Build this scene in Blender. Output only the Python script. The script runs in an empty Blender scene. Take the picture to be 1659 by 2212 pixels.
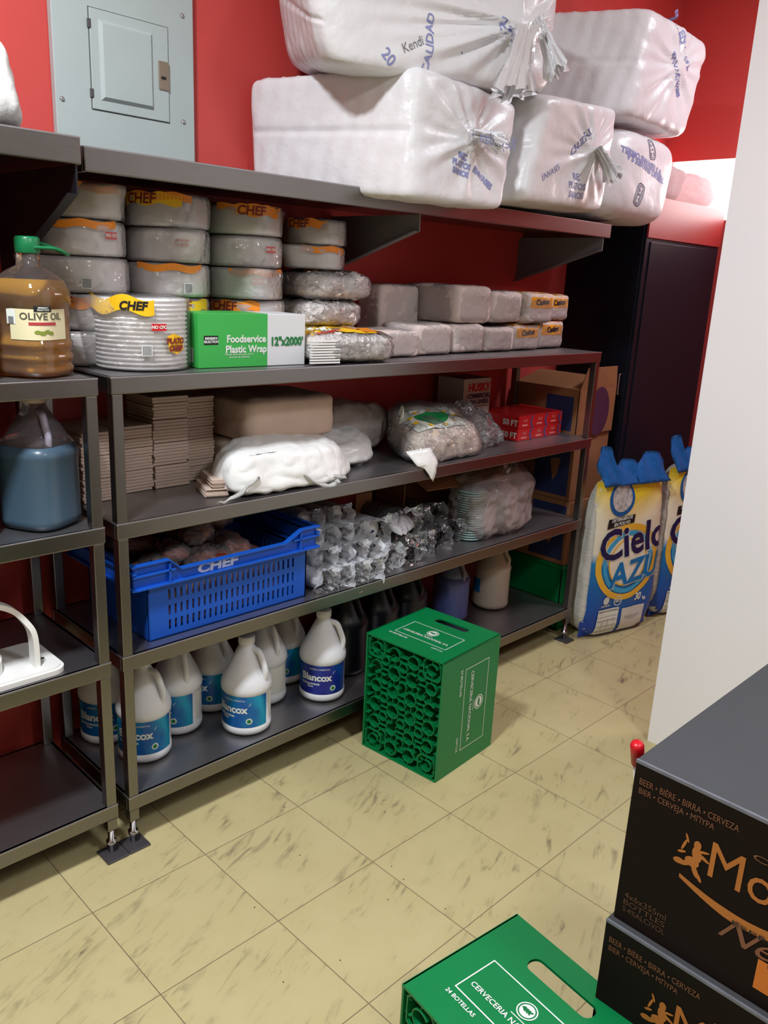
import bpy, bmesh, math, random
from mathutils import Vector, Matrix, noise
from mathutils.bvhtree import BVHTree
PI = math.pi
rnd = random.Random(7)
SC = bpy.context.scene
COL = SC.collection

# ------------------------------------------------------------------ camera
FPX = 1780.7
CAM = Vector((-0.467, -1.7014, 1.4487))
PITCH, ROLL, YAW = 1.293919, 0.048805, -0.79243
MR = (Matrix.Rotation(YAW, 3, 'Z') @ Matrix.Rotation(PITCH, 3, 'X') @ Matrix.Rotation(ROLL, 3, 'Z'))
cd = bpy.data.cameras.new('camera'); cam = bpy.data.objects.new('camera', cd); COL.objects.link(cam)
cd.sensor_fit = 'VERTICAL'; cd.sensor_height = 36.0; cd.lens = FPX / 2212 * 36.0
cd.clip_start = 0.02; cd.clip_end = 60
cam.matrix_world = Matrix.Translation(CAM) @ MR.to_4x4()
SC.camera = cam

def at(px, py, ax, val):
    """pixel of the photograph -> point on the plane ax = val"""
    d = MR @ Vector(((px - 829.5) / FPX, -(py - 1106) / FPX, -1))
    i = 'xyz'.index(ax)
    return CAM + d * ((val - CAM[i]) / d[i])

# ------------------------------------------------------------------ world, lights, exposure
w = bpy.data.worlds.new('world'); SC.world = w; w.use_nodes = True
w.node_tree.nodes['Background'].inputs[0].default_value = (0.9, 0.93, 1.0, 1)
w.node_tree.nodes['Background'].inputs[1].default_value = 0.15
def area(name, loc, rot, sx, sy, power, col):
    l = bpy.data.lights.new(name, 'AREA'); l.shape = 'RECTANGLE'; l.size = sx; l.size_y = sy
    l.energy = power; l.color = col
    o = bpy.data.objects.new(name, l); COL.objects.link(o); o.location = loc; o.rotation_euler = rot
    return o
area('ceiling_lamp_light', (-0.45, -0.72, 2.84), (0, 0, 0), 0.24, 0.24, 76, (0.93, 0.965, 1.0))
area('second_ceiling_lamp_light', (0.75, -2.3, 2.84), (0, 0, 0), 0.35, 0.35, 30, (0.93, 0.96, 1.0))
area('far_lamp_light', (2.9, -1.0, 2.84), (0, 0, 0), 0.4, 0.4, 24, (0.93, 0.96, 1.0))
area('back_lamp_light', (-1.1, -2.7, 2.84), (0, 0, 0), 0.6, 0.6, 14, (1.0, 0.93, 0.80))
area('window_daylight', (3.585, -0.01, 1.915), (0, math.radians(90), 0), 0.24, 0.85, 3, (1.0, 0.98, 0.98))
SC.view_settings.view_transform = 'Standard'; SC.view_settings.look = 'None'
SC.view_settings.gamma = 1; SC.view_settings.use_curve_mapping = False
SC.view_settings.exposure = -0.10
SC.cycles.max_bounces = 10; SC.cycles.transparent_max_bounces = 24; SC.cycles.caustics_reflective = False
SC.cycles.sample_clamp_indirect = 4.0

# ------------------------------------------------------------------ materials
def lin(c):
    return tuple((x / 12.92 if x <= .04045 else ((x + .055) / 1.055) ** 2.4) for x in (v / 255 for v in c))
MATS = {}
def mat(name, rgb, rough=.5, metal=0., var=.04, scale=12, bump=0., bscale=60, spec=.5, coat=0., trans=0., ior=1.45, alpha=1., emit=0., aniso=None, linear=False):
    if name in MATS: return MATS[name]
    m = bpy.data.materials.new(name); m.use_nodes = True; nt = m.node_tree; N = nt.nodes; L = nt.links
    b = N['Principled BSDF']; c = rgb if linear else lin(rgb)
    tc = N.new('ShaderNodeTexCoord'); mp = N.new('ShaderNodeMapping'); L.new(tc.outputs['Object'], mp.inputs['Vector'])
    if aniso: mp.inputs['Scale'].default_value = aniso
    nz = N.new('ShaderNodeTexNoise'); nz.inputs['Scale'].default_value = scale; nz.inputs['Detail'].default_value = 4
    L.new(mp.outputs[0], nz.inputs['Vector'])
    mx = N.new('ShaderNodeMix'); mx.data_type = 'RGBA'
    mx.inputs['A'].default_value = tuple(max(0, x * (1 - var * 2)) for x in c) + (1,)
    mx.inputs['B'].default_value = tuple(min(1, x * (1 + var * 2)) for x in c) + (1,)
    L.new(nz.outputs['Fac'], mx.inputs['Factor']); L.new(mx.outputs['Result'], b.inputs['Base Color'])
    b.inputs['Roughness'].default_value = rough; b.inputs['Metallic'].default_value = metal
    b.inputs['Specular IOR Level'].default_value = spec; b.inputs['Coat Weight'].default_value = coat
    b.inputs['Coat Roughness'].default_value = .15
    b.inputs['Transmission Weight'].default_value = trans; b.inputs['IOR'].default_value = ior; b.inputs['Alpha'].default_value = alpha
    if emit: b.inputs['Emission Color'].default_value = c + (1,); b.inputs['Emission Strength'].default_value = emit
    if bump:
        n2 = N.new('ShaderNodeTexNoise'); n2.inputs['Scale'].default_value = bscale; n2.inputs['Detail'].default_value = 3
        L.new(mp.outputs[0], n2.inputs['Vector'])
        bp = N.new('ShaderNodeBump'); bp.inputs['Strength'].default_value = bump; bp.inputs['Distance'].default_value = .01
        L.new(n2.outputs['Fac'], bp.inputs['Height']); L.new(bp.outputs[0], b.inputs['Normal'])
    MATS[name] = m; return m
def film(name, rgb=(235, 235, 240), body=.10, gloss=.35, rough=.08, bscale=45, bump=.6):
    """thin clear plastic: mostly see-through, glints on its folds"""
    if name in MATS: return MATS[name]
    m = bpy.data.materials.new(name); m.use_nodes = True; nt = m.node_tree; N = nt.nodes; L = nt.links
    N.remove(N['Principled BSDF']); out = N['Material Output']
    tc = N.new('ShaderNodeTexCoord'); nz = N.new('ShaderNodeTexNoise'); nz.inputs['Scale'].default_value = bscale; nz.inputs['Detail'].default_value = 2
    L.new(tc.outputs['Object'], nz.inputs['Vector'])
    bp = N.new('ShaderNodeBump'); bp.inputs['Strength'].default_value = bump; bp.inputs['Distance'].default_value = .012; L.new(nz.outputs['Fac'], bp.inputs['Height'])
    tr = N.new('ShaderNodeBsdfTransparent'); df = N.new('ShaderNodeBsdfDiffuse'); gl = N.new('ShaderNodeBsdfGlossy')
    df.inputs[0].default_value = lin(rgb) + (1,); gl.inputs['Roughness'].default_value = rough; gl.inputs[0].default_value = (1, 1, 1, 1)
    L.new(bp.outputs[0], gl.inputs['Normal'])
    m1 = N.new('ShaderNodeMixShader'); m1.inputs[0].default_value = body; L.new(tr.outputs[0], m1.inputs[1]); L.new(df.outputs[0], m1.inputs[2])
    fr = N.new('ShaderNodeFresnel'); fr.inputs['IOR'].default_value = 1.35; L.new(bp.outputs[0], fr.inputs['Normal'])
    ml = N.new('ShaderNodeMath'); ml.operation = 'MULTIPLY'; ml.inputs[1].default_value = gloss * 1.7; ml.use_clamp = True; L.new(fr.outputs[0], ml.inputs[0])
    m2 = N.new('ShaderNodeMixShader'); L.new(ml.outputs[0], m2.inputs[0]); L.new(m1.outputs[0], m2.inputs[1]); L.new(gl.outputs[0], m2.inputs[2])
    L.new(m2.outputs[0], out.inputs[0]); MATS[name] = m; return m

STEEL = mat('brushed_steel', (132, 129, 126), .30, 1., var=.05, scale=30, aniso=(.6, 6, 14), bump=.02, bscale=90)
STEELTOP = mat('worn_steel_sheet', (170, 168, 172), .42, 1., var=.10, scale=5, bump=.02)
IRON = mat('painted_grey_steel', (92, 90, 94), .45, .6)
CHROME = mat('chrome', (200, 200, 205), .15, 1.)
WHITEP = mat('white_plastic', (232, 232, 230), .35, var=.02)
JUGW = mat('milky_white_plastic', (226, 228, 234), .38, var=.02)
FOAM = mat('white_foam', (236, 233, 232), .6, var=.02)
SACK = mat('white_sack_film', (226, 226, 230), .34, var=.03, scale=6, bump=.35, bscale=22)
BAGW = mat('white_carrier_bag', (232, 233, 232), .3, var=.03, bump=.3, bscale=30)
GREEN = mat('green_crate_plastic', (0, 120, 64), .38, var=.04, scale=8, bump=.03, bscale=200)
GREEN_SHADE = mat('shaded_green_plastic', (0, 84, 44), .4)  # crate green darkened: shade behind the honeycomb put into the colour
BLUEC = mat('blue_crate_plastic', (18, 84, 190), .38, var=.04)
PRWHITE = mat('white_print', (222, 228, 222), .5, var=.06, scale=80)
PRGREEN = mat('green_print', (24, 120, 60), .5)
PRNAVY = mat('navy_print', (28, 26, 78), .45)
PRBLUE = mat('blue_print', (0, 118, 190), .45)
PRINK = mat('faded_blue_ink', (134, 140, 190), .5, var=.2, scale=60)
PRBLACK = mat('black_print', (24, 24, 28), .5)
PRGREY = mat('grey_print', (120, 122, 126), .5)
PRRED = mat('red_print', (200, 34, 40), .45)
PRYEL = mat('yellow_print', (246, 190, 30), .45, var=.10, scale=20)
PRORANGE = mat('orange_print', (240, 140, 40), .45, var=.12, scale=20)
PRGOLD = mat('gold_print', (168, 104, 46), .45, var=.08)
PRCOPPER = mat('copper_print', (120, 78, 56), .5)
CARD = mat('brown_cardboard', (150, 104, 70), .75, var=.06)
BEIGE = mat('beige_paper', (204, 182, 168), .8, var=.05, scale=20, bump=.15, bscale=70)
TAN = mat('tan_kraft_paper', (206, 182, 164), .75, var=.06, bump=.3, bscale=20)
FILM = film('clear_film'); FILM2 = film('cloudy_film', body=.28, gloss=.4)
FILMS = film('crinkled_clear_film', (238, 242, 250), body=.50, gloss=.55, bscale=55, bump=.7)
FILML = film('lid_sleeve_film', (200, 205, 215), body=.10, gloss=.9, bscale=60, bump=.9)
FILMP = film('pack_film', (240, 234, 234), body=.34, gloss=.9, bscale=30, bump=.9, rough=.06)
FILMC = film('glinting_clear_film', (235, 235, 240), body=.14, gloss=.9, bscale=48, bump=.9, rough=.06)
BLACKBOX = mat('black_carton', (22, 14, 13), .55, var=.10, scale=4, spec=.15)
BOXTOP = mat('dark_grey_carton', (64, 66, 70), .7, var=.03)

# ------------------------------------------------------------------ object helpers
WM = {}
def setp(o, label=None, cat=None, group=None, kind=None):
    if label: o['label'] = label
    if cat: o['category'] = cat
    if group: o['group'] = group
    if kind: o['kind'] = kind
    return o
def thing(name, label, cat, loc=(0, 0, 0), rz=0., group=None):
    o = bpy.data.objects.new(name, None); COL.objects.link(o); o.empty_display_size = .05
    o.location = loc; o.rotation_euler = (0, 0, rz)
    WM[o] = Matrix.Translation(Vector(loc)) @ Matrix.Rotation(rz, 4, 'Z')
    return setp(o, label, cat, group)
def obj(name, bm, m, parent=None, smooth=False, local=False, label=None):
    """one mesh object; bm is in world coordinates unless local"""
    if parent is not None and not local: bmesh.ops.transform(bm, matrix=WM[parent].inverted(), verts=bm.verts)
    me = bpy.data.meshes.new(name); bm.to_mesh(me); bm.free()
    for f in me.polygons: f.use_smooth = smooth
    me.materials.append(m)
    o = bpy.data.objects.new(name, me); COL.objects.link(o)
    if parent is not None: o.parent = parent; WM[o] = WM[parent]
    else: WM[o] = Matrix.Identity(4)
    if label: o['label'] = label
    return o
def kids(o): return [c for c in COL.objects if c.parent == o]
def dup(root, loc, rz, label=None, group=None, scale=None):
    r = root.copy(); COL.objects.link(r); r.location = loc; r.rotation_euler = (0, 0, rz)
    if scale: r.scale = scale
    if label: r['label'] = label
    if group: r['group'] = group
    for ch in list(kids(root)):
        c = ch.copy(); COL.objects.link(c); c.parent = r
        for g in list(kids(ch)):
            d = g.copy(); COL.objects.link(d); d.parent = c
    return r
def BM(): return bmesh.new()
def bx(bm, x0, x1, y0, y1, z0, z1, bev=0.):
    g = bmesh.ops.create_cube(bm, size=1)
    bmesh.ops.scale(bm, vec=(x1 - x0, y1 - y0, z1 - z0), verts=g['verts'])
    bmesh.ops.translate(bm, vec=((x0 + x1) / 2, (y0 + y1) / 2, (z0 + z1) / 2), verts=g['verts'])
    if bev:
        es = list({e for v in g['verts'] for e in v.link_edges})
        bmesh.ops.bevel(bm, geom=es, offset=bev, segments=2, affect='EDGES', profile=.5)
    return bm
def boxb(*a): return bx(BM(), *a)
def xf(bm, M): bmesh.ops.transform(bm, matrix=M, verts=bm.verts); return bm
def rotz(bm, c, a): return xf(bm, Matrix.Translation(c) @ Matrix.Rotation(a, 4, 'Z') @ Matrix.Translation(-Vector(c)))
def quad(bm, pts):
    return bm.faces.new([bm.verts.new(p) for p in pts])
def prism(bm, pts, d):
    d = Vector(d); a = [bm.verts.new(p) for p in pts]; b = [bm.verts.new(Vector(p) + d) for p in pts]
    bm.faces.new(a); bm.faces.new(b[::-1]); n = len(pts)
    for i in range(n): bm.faces.new([a[i], b[i], b[(i + 1) % n], a[(i + 1) % n]])
    bmesh.ops.recalc_face_normals(bm, faces=bm.faces); return bm
def lathe(prof, n=40, sq=2., c=(0, 0, 0), bm=None, caps=True):
    bm = bm or BM(); rings = []
    for r, z in prof:
        ring = []
        for k in range(n):
            a = 2 * PI * k / n; co, si = math.cos(a), math.sin(a)
            s = (abs(co) ** sq + abs(si) ** sq) ** (1 / sq)
            ring.append(bm.verts.new((c[0] + r * co / s, c[1] + r * si / s, c[2] + z)))
        rings.append(ring)
    for A, B in zip(rings, rings[1:]):
        for k in range(n): bm.faces.new([A[k], A[(k + 1) % n], B[(k + 1) % n], B[k]])
    if caps: bm.faces.new(rings[0][::-1]); bm.faces.new(rings[-1])
    return bm
def tube(bm, pts, r, n=8, flat=1.):
    pts = [Vector(p) for p in pts]; rings = []; up = Vector((0.13, .21, .97))
    for i, p in enumerate(pts):
        t = (pts[min(i + 1, len(pts) - 1)] - pts[max(i - 1, 0)]).normalized()
        s = t.cross(up); s = s.normalized() if s.length > 1e-4 else Vector((1, 0, 0)); u = s.cross(t).normalized()
        rr = r[i] if isinstance(r, (list, tuple)) else r
        rings.append([bm.verts.new(p + (s * math.cos(2 * PI * k / n) * flat + u * math.sin(2 * PI * k / n)) * rr) for k in range(n)])
    for A, B in zip(rings, rings[1:]):
        for k in range(n): bm.faces.new([A[k], A[(k + 1) % n], B[(k + 1) % n], B[k]])
    bm.faces.new(rings[0][::-1]); bm.faces.new(rings[-1]); return bm
def spline(pts, k=8):
    pts = [Vector(p) for p in pts]; out = []
    P = [pts[0]] + pts + [pts[-1]]
    for i in range(1, len(P) - 2):
        for j in range(k):
            t = j / k; a, b, c_, d = P[i - 1:i + 3]
            out.append(.5 * ((2 * b) + (c_ - a) * t + (2 * a - 5 * b + 4 * c_ - d) * t * t + (3 * b - a - 3 * c_ + d) * t ** 3))
    out.append(pts[-1]); return out
def nz3(p, s, seed): return noise.noise(Vector(p) * s + Vector((seed * 7.3, seed * 3.1, seed)))
def sack(corners, e=8., n=16, amp=.004, fs=9., seed=0, gather=None, crease=None, ny=None):
    """soft body in 8 corners (x0y0,x1y0,x1y1,x0y1 bottom then top); gather=(face, u, v, amp) makes radial folds"""
    bm = BM(); cache = {}
    cr = [Vector(c) for c in corners]
    def mp(p):
        s = (abs(p[0]) ** e + abs(p[1]) ** e + abs(p[2]) ** e) ** (1 / e)
        q = [v / s for v in p]; a, b, c_ = [(v + 1) / 2 for v in q]
        P = Vector()
        for i, cc in enumerate(cr):
            wx = (a if i % 4 in (1, 2) else 1 - a); wy = (b if i % 4 in (2, 3) else 1 - b); wz = (c_ if i > 3 else 1 - c_)
            P += cc * wx * wy * wz
        return P
    cen = sum(cr, Vector()) / 8
    def vert(p):
        k = tuple(round(x, 4) for x in p)
        if k in cache: return cache[k]
        P = mp(p); d = (P - cen).normalized()
        ax = max(range(3), key=lambda i: abs(p[i]))
        dd = Vector((0, 0, 0)); 
        edges = [(1, -1)[0]]
        # face normal in world
        if ax == 0: nn = (cr[1] - cr[0])
        elif ax == 1: nn = (cr[3] - cr[0])
        else: nn = (cr[4] - cr[0])
        nn = nn.normalized() * (1 if p[ax] > 0 else -1)
        h = nz3(P, fs, seed) * amp + abs(nz3(P, fs * 2.7, seed + 3)) * amp * .8
        if crease: h += crease(p, P)
        if gather and ax == gather[0] and p[ax] * gather[1] > 0:
            o = [i for i in range(3) if i != ax]; du = p[o[0]] - gather[2]; dv = p[o[1]] - gather[3]
            r = math.hypot(du, dv); th = math.atan2(dv, du)
            h += gather[4] * min(1, r * 3) * max(0, 1 - r * .75) * (math.cos(9 * th + 2 * math.sin(3 * th)) + .6 * math.cos(17 * th + seed)) + gather[4] * 2.0 * max(0, 1 - r * 2.2)
        P = P + nn * h * .8 + d * h * .2
        v = bm.verts.new(P); cache[k] = v; return v
    L = [-1 + 2 * i / n for i in range(n + 1)]
    for ax in range(3):
        for s in (-1, 1):
            for i in range(n):
                for j in range(n):
                    q = []
                    for (a, b) in ((i, j), (i + 1, j), (i + 1, j + 1), (i, j + 1)):
                        p = [0, 0, 0]; o = [k for k in range(3) if k != ax]; p[ax] = s; p[o[0]] = L[a]; p[o[1]] = L[b]; q.append(vert(p))
                    bm.faces.new(q)
    bmesh.ops.recalc_face_normals(bm, faces=bm.faces); return bm
def box8(x0, x1, y0, y1, z0, z1, rz=0., tz=0.):
    c = Vector(((x0 + x1) / 2, (y0 + y1) / 2, 0)); M = Matrix.Translation(c) @ Matrix.Rotation(rz, 4, 'Z') @ Matrix.Translation(-c)
    P = [(x0, y0, z0), (x1, y0, z0), (x1, y1, z0), (x0, y1, z0), (x0, y0, z1), (x1, y0, z1), (x1, y1, z1), (x0, y1, z1)]
    return [M @ Vector(p) for p in P]
def bvh(o):
    me = o.data; M = WM[o]
    return BVHTree.FromPolygons([M @ v.co for v in me.vertices], [tuple(p.vertices) for p in me.polygons])
DG = None
def glyphs(s, size=1., bold=0., shear=0., space=1., res=3):
    cu = bpy.data.curves.new('t', 'FONT'); cu.body = s; cu.size = size; cu.offset = bold; cu.shear = shear; cu.space_character = space
    cu.align_x = 'CENTER'; cu.align_y = 'CENTER'; cu.resolution_u = res; cu.fill_mode = 'FRONT'
    o = bpy.data.objects.new('t', cu); COL.objects.link(o); dg = bpy.context.evaluated_depsgraph_get(); dg.update()
    me = bpy.data.meshes.new_from_object(o.evaluated_get(dg)); vs = [v.co.copy() for v in me.vertices]; fs = [tuple(f.vertices) for f in me.polygons]
    bpy.data.objects.remove(o); bpy.data.curves.remove(cu); bpy.data.meshes.remove(me); return vs, fs
def place2d(vs, fs, org, u, v, target=None, off=.0009, bm=None, fn=None):
    """2-D figure -> mesh on a plane or wrapped on to a target surface"""
    bm = bm or BM(); u = Vector(u).normalized(); v = Vector(v).normalized(); n = u.cross(v); org = Vector(org); out = []
    for q in vs:
        if fn: out.append(bm.verts.new(fn(q))); continue
        P = org + u * q[0] + v * q[1]
        if target:
            h = target.ray_cast(P + n * .12, -n, .4)
            P = h[0] + n * off if h[0] is not None else P
        else: P = P + n * off
        out.append(bm.verts.new(P))
    for f in fs:
        try: bm.faces.new([out[i] for i in f])
        except ValueError: pass
    return bm
def text(name, s, size, org, u, v, m, parent, target=None, off=.0011, bold=0., shear=0., wide=1., fn=None, space=1.):
    vs, fs = glyphs(s, size, bold, shear, space); vs = [Vector((q.x * wide, q.y, 0)) for q in vs]
    if target:   # finer triangles so the print follows the folds
        b = BM(); o = [b.verts.new(q) for q in vs]
        for f in fs:
            try: b.faces.new([o[i] for i in f])
            except ValueError: pass
        bmesh.ops.triangulate(b, faces=b.faces)
        bmesh.ops.subdivide_edges(b, edges=[e for e in b.edges if e.calc_length() > size * .3], cuts=1, use_grid_fill=False)
        b.verts.index_update(); vs = [q.co.copy() for q in b.verts]; fs = [tuple(x.index for x in f.verts) for f in b.faces]; b.free()
    return obj(name, place2d(vs, fs, org, u, v, target, off, fn=fn), m, parent)
def grid2(w, h, nx=8, ny=6):
    vs = [Vector((-w / 2 + w * i / nx, -h / 2 + h * j / ny, 0)) for j in range(ny + 1) for i in range(nx + 1)]
    fs = [(j * (nx + 1) + i, j * (nx + 1) + i + 1, (j + 1) * (nx + 1) + i + 1, (j + 1) * (nx + 1) + i) for j in range(ny) for i in range(nx)]
    return vs, fs
def ring2(r0, r1, n=48, sx=1., sy=1., a0=0., a1=2 * PI):
    vs = []; fs = []
    for k in range(n + 1):
        a = a0 + (a1 - a0) * k / n
        for r in (r0, r1): vs.append(Vector((math.cos(a) * r * sx, math.sin(a) * r * sy, 0)))
    for k in range(n): fs.append((2 * k, 2 * k + 1, 2 * k + 3, 2 * k + 2))
    return vs, fs
def disc2(r, n=32, sx=1., sy=1.):
    vs = [Vector((0, 0, 0))]; fs = []
    for j in range(1, 4):
        for k in range(n): a = 2 * PI * k / n; vs.append(Vector((math.cos(a) * r * j / 3 * sx, math.sin(a) * r * j / 3 * sy, 0)))
    for k in range(n): fs.append((0, 1 + k, 1 + (k + 1) % n))
    for j in range(2):
        for k in range(n): a = 1 + j * n; fs.append((a + k, a + n + k, a + n + (k + 1) % n, a + (k + 1) % n))
    return vs, fs
def frame2(w, h, t):
    a, b = w / 2, h / 2
    vs = [Vector(q + (0,)) for q in ((-a, -b), (a, -b), (a, b), (-a, b), (-a + t, -b + t), (a - t, -b + t), (a - t, b - t), (-a + t, b - t))]
    return vs, [(0, 1, 5, 4), (1, 2, 6, 5), (2, 3, 7, 6), (3, 0, 4, 7)]
def poly2(pts): return [Vector((x, y, 0)) for x, y in pts], [tuple(range(len(pts)))]
def patch(name, fig, org, u, v, m, parent, target=None, off=.0007, fn=None, label=None):
    return obj(name, place2d(fig[0], fig[1], org, u, v, target, off, fn=fn), m, parent, label=label)
X, Y, Z = Vector((1, 0, 0)), Vector((0, 1, 0)), Vector((0, 0, 1))

# ================================================================== SETTING
YW = 0.43; XE = 3.5; ZC = 2.9
def floor_mat():
    m = bpy.data.materials.new('vinyl_tile_floor'); m.use_nodes = True; nt = m.node_tree; N = nt.nodes; L = nt.links; b = N['Principled BSDF']
    T = .305
    def math_(op, a, b_=None, c=None):
        n = N.new('ShaderNodeMath'); n.operation = op
        for i, q in enumerate((a, b_, c)):
            if q is None: continue
            if isinstance(q, (int, float)): n.inputs[i].default_value = q
            else: L.new(q, n.inputs[i])
        return n.outputs[0]
    tc = N.new('ShaderNodeTexCoord'); sp = N.new('ShaderNodeSeparateXYZ'); L.new(tc.outputs['Object'], sp.inputs[0])
    x = math_('DIVIDE', math_('SUBTRACT', sp.outputs[0], .5186), T); y = math_('DIVIDE', math_('SUBTRACT', sp.outputs[1], -.1449), T)
    def edge(q):
        f = math_('FRACT', q); return math_('MINIMUM', f, math_('SUBTRACT', 1.0, f))
    dx, dy = edge(x), edge(y)
    line = math_('LESS_THAN', math_('MINIMUM', dx, dy), .0038)
    # per-tile random offset
    cb = N.new('ShaderNodeCombineXYZ'); L.new(math_('FLOOR', x), cb.inputs[0]); L.new(math_('FLOOR', y), cb.inputs[1])
    wn = N.new('ShaderNodeTexWhiteNoise'); wn.noise_dimensions = '3D'; L.new(cb.outputs[0], wn.inputs['Vector'])
    sc = N.new('ShaderNodeVectorMath'); sc.operation = 'SCALE'; sc.inputs['Scale'].default_value = 3.; L.new(wn.outputs['Color'], sc.inputs[0])
    ad = N.new('ShaderNodeVectorMath'); ad.operation = 'ADD'; L.new(tc.outputs['Object'], ad.inputs[0]); L.new(sc.outputs[0], ad.inputs[1])
    mp = N.new('ShaderNodeMapping'); mp.inputs['Rotation'].default_value = (0, 0, math.radians(-22)); L.new(ad.outputs[0], mp.inputs['Vector'])
    mp2 = N.new('ShaderNodeMapping'); mp2.inputs['Scale'].default_value = (9, 42, 1); L.new(mp.outputs[0], mp2.inputs['Vector'])
    nz = N.new('ShaderNodeTexNoise'); nz.inputs['Scale'].default_value = 1.; nz.inputs['Detail'].default_value = 5; nz.inputs['Roughness'].default_value = .62; nz.inputs['Distortion'].default_value = .7
    L.new(mp2.outputs[0], nz.inputs['Vector'])
    nb = N.new('ShaderNodeTexNoise'); nb.inputs['Scale'].default_value = 9; nb.inputs['Detail'].default_value = 3; L.new(ad.outputs[0], nb.inputs['Vector'])
    st = N.new('ShaderNodeMapRange'); st.inputs[1].default_value = .53; st.inputs[2].default_value = .72; L.new(nz.outputs['Fac'], st.inputs[0])
    gate = N.new('ShaderNodeMapRange'); gate.inputs[1].default_value = .42; gate.inputs[2].default_value = .62; L.new(nb.outputs['Fac'], gate.inputs[0])
    fac = math_('MULTIPLY', math_('MULTIPLY', st.outputs[0], gate.outputs[0]), .95)
    base = N.new('ShaderNodeMix'); base.data_type = 'RGBA'; base.inputs['A'].default_value = lin((202, 190, 145)) + (1,); base.inputs['B'].default_value = lin((188, 175, 126)) + (1,)
    L.new(nb.outputs['Fac'], base.inputs['Factor'])
    m1 = N.new('ShaderNodeMix'); m1.data_type = 'RGBA'; L.new(fac, m1.inputs['Factor']); L.new(base.outputs['Result'], m1.inputs['A']); m1.inputs['B'].default_value = lin((118, 104, 84)) + (1,)
    m2 = N.new('ShaderNodeMix'); m2.data_type = 'RGBA'; L.new(math_('MULTIPLY', line, .85), m2.inputs['Factor']); L.new(m1.outputs['Result'], m2.inputs['A']); m2.inputs['B'].default_value = lin((112, 92, 76)) + (1,)
    L.new(m2.outputs['Result'], b.inputs['Base Color']); b.inputs['Roughness'].default_value = .30
    b.inputs['Specular IOR Level'].default_value = .45
    return m
REDW = mat('red_wall_paint', (200, 72, 68), .55, var=.03, scale=3, bump=.02, bscale=150)
WHITEW = mat('white_wall_paint', (246, 245, 250), .5, var=.015, scale=3)
def translucent(name, rgb):
    m = bpy.data.materials.new(name); m.use_nodes = True; nt = m.node_tree; N = nt.nodes; L = nt.links; N.remove(N['Principled BSDF'])
    nz = N.new('ShaderNodeTexNoise'); nz.inputs['Scale'].default_value = 14; rp = N.new('ShaderNodeMix'); rp.data_type = 'RGBA'; rp.inputs['A'].default_value = lin(rgb) + (1,); rp.inputs['B'].default_value = lin((250, 226, 228)) + (1,)
    L.new(nz.outputs['Fac'], rp.inputs['Factor']); d = N.new('ShaderNodeBsdfDiffuse'); t_ = N.new('ShaderNodeBsdfTranslucent'); x = N.new('ShaderNodeMixShader'); x.inputs[0].default_value = .65
    L.new(rp.outputs['Result'], d.inputs[0]); L.new(rp.outputs['Result'], t_.inputs[0]); L.new(d.outputs[0], x.inputs[1]); L.new(t_.outputs[0], x.inputs[2]); L.new(x.outputs[0], N['Material Output'].inputs[0]); return m
def struct(name, bm, m): return setp(obj(name, bm, m), kind='structure')
struct('floor', boxb(-2.2, 4.6, -3.6, YW + .1, -.06, 0), floor_mat())
struct('ceiling', boxb(-2.2, 4.6, -3.6, YW + .1, ZC, ZC + .08), mat('ceiling_paint', (225, 222, 218), .8))
struct('wall_back', boxb(-2.2, 4.6, YW, YW + .12, 0, ZC), REDW)
struct('wall_left', boxb(-2.3, -2.2, -3.6, YW, 0, ZC), mat('grey_wall_paint', (150, 140, 132), .7))
struct('wall_front', boxb(-2.2, 4.6, -3.7, -3.6, 0, ZC), mat('dim_wall_paint', (130, 112, 100), .7))
struct('wall_right', boxb(1.93, 2.03, -3.6, -.628, 0, ZC), WHITEW)
b = BM(); bx(b, XE, XE + .12, -3.6, YW, 2.046, ZC); bx(b, XE, XE + .12, -3.6, -.45, 0, 2.046); bx(b, XE, XE + .12, -.45, YW, 0, 1.78)
struct('wall_end', b, REDW)
b = BM(); bx(b, XE + .10, XE + .12, -.45, YW, 1.78, 2.046)
struct('window_1', b, mat('bright_window', (255, 250, 250), .5, emit=7.))

# ================================================================== RACKS
HA, HB, HC, HD, LIP = 1.211, .874, .538, .147, .039
def shelf_board(x0, x1, y0, y1, z, lip, parent, name='shelf_board'):
    o = obj(name, boxb(x0, x1, y0, y1, z - lip, z, .0022), STEELTOP, parent, True)
    bev(o); return o
def bev(o):
    for f in o.data.polygons: f.use_smooth = False
def rack(name, label, x0, x1):
    t = thing(name, label, 'shelving rack', (x0, 0, 0))
    d = .40
    for z in (HA, HB, HC, HD):
        sb = obj('shelf_board', boxb(x0, x1, 0, d, z - .004, z, .001), STEELTOP, t)
        b = BM(); bx(b, x0, x1, 0, .012, z - LIP, z, .003); bx(b, x0, x1, d - .012, d, z - LIP, z, .003)
        bx(b, x0, x0 + .012, .012, d - .012, z - LIP, z, .003); bx(b, x1 - .012, x1, .012, d - .012, z - LIP, z, .003)
        bx(b, x0 + .012, x1 - .012, .012, d - .012, z - .03, z - .0045)
        obj('rim', b, STEEL, sb)
    for i, x in enumerate((x0 + .003, x1 - .029)):
        for y in (.002, d - .028):
            lg = BM()
            for za, zb in ((.075, HD - LIP), (HD, HC - LIP), (HC, HB - LIP), (HB, HA - LIP)): bx(lg, x, x + .026, y, y + .026, za, zb, .002)
            L_ = obj('leg', lg, STEEL, t)
            cx, cy = x + .013, y + .013
            s = lathe([(.007, .004), (.007, .03), (.013, .031), (.013, .04), (.008, .042), (.008, .075)], 16, c=(cx, cy, 0))
            obj('levelling_stem', s, CHROME, L_, True)
            fy = cy - .004 if y < .1 else cy
            obj('foot_plate', boxb(cx - .0292, cx + .0292, fy - .034, fy + .030, 0, .006, .002), IRON, L_)
    return t
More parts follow.
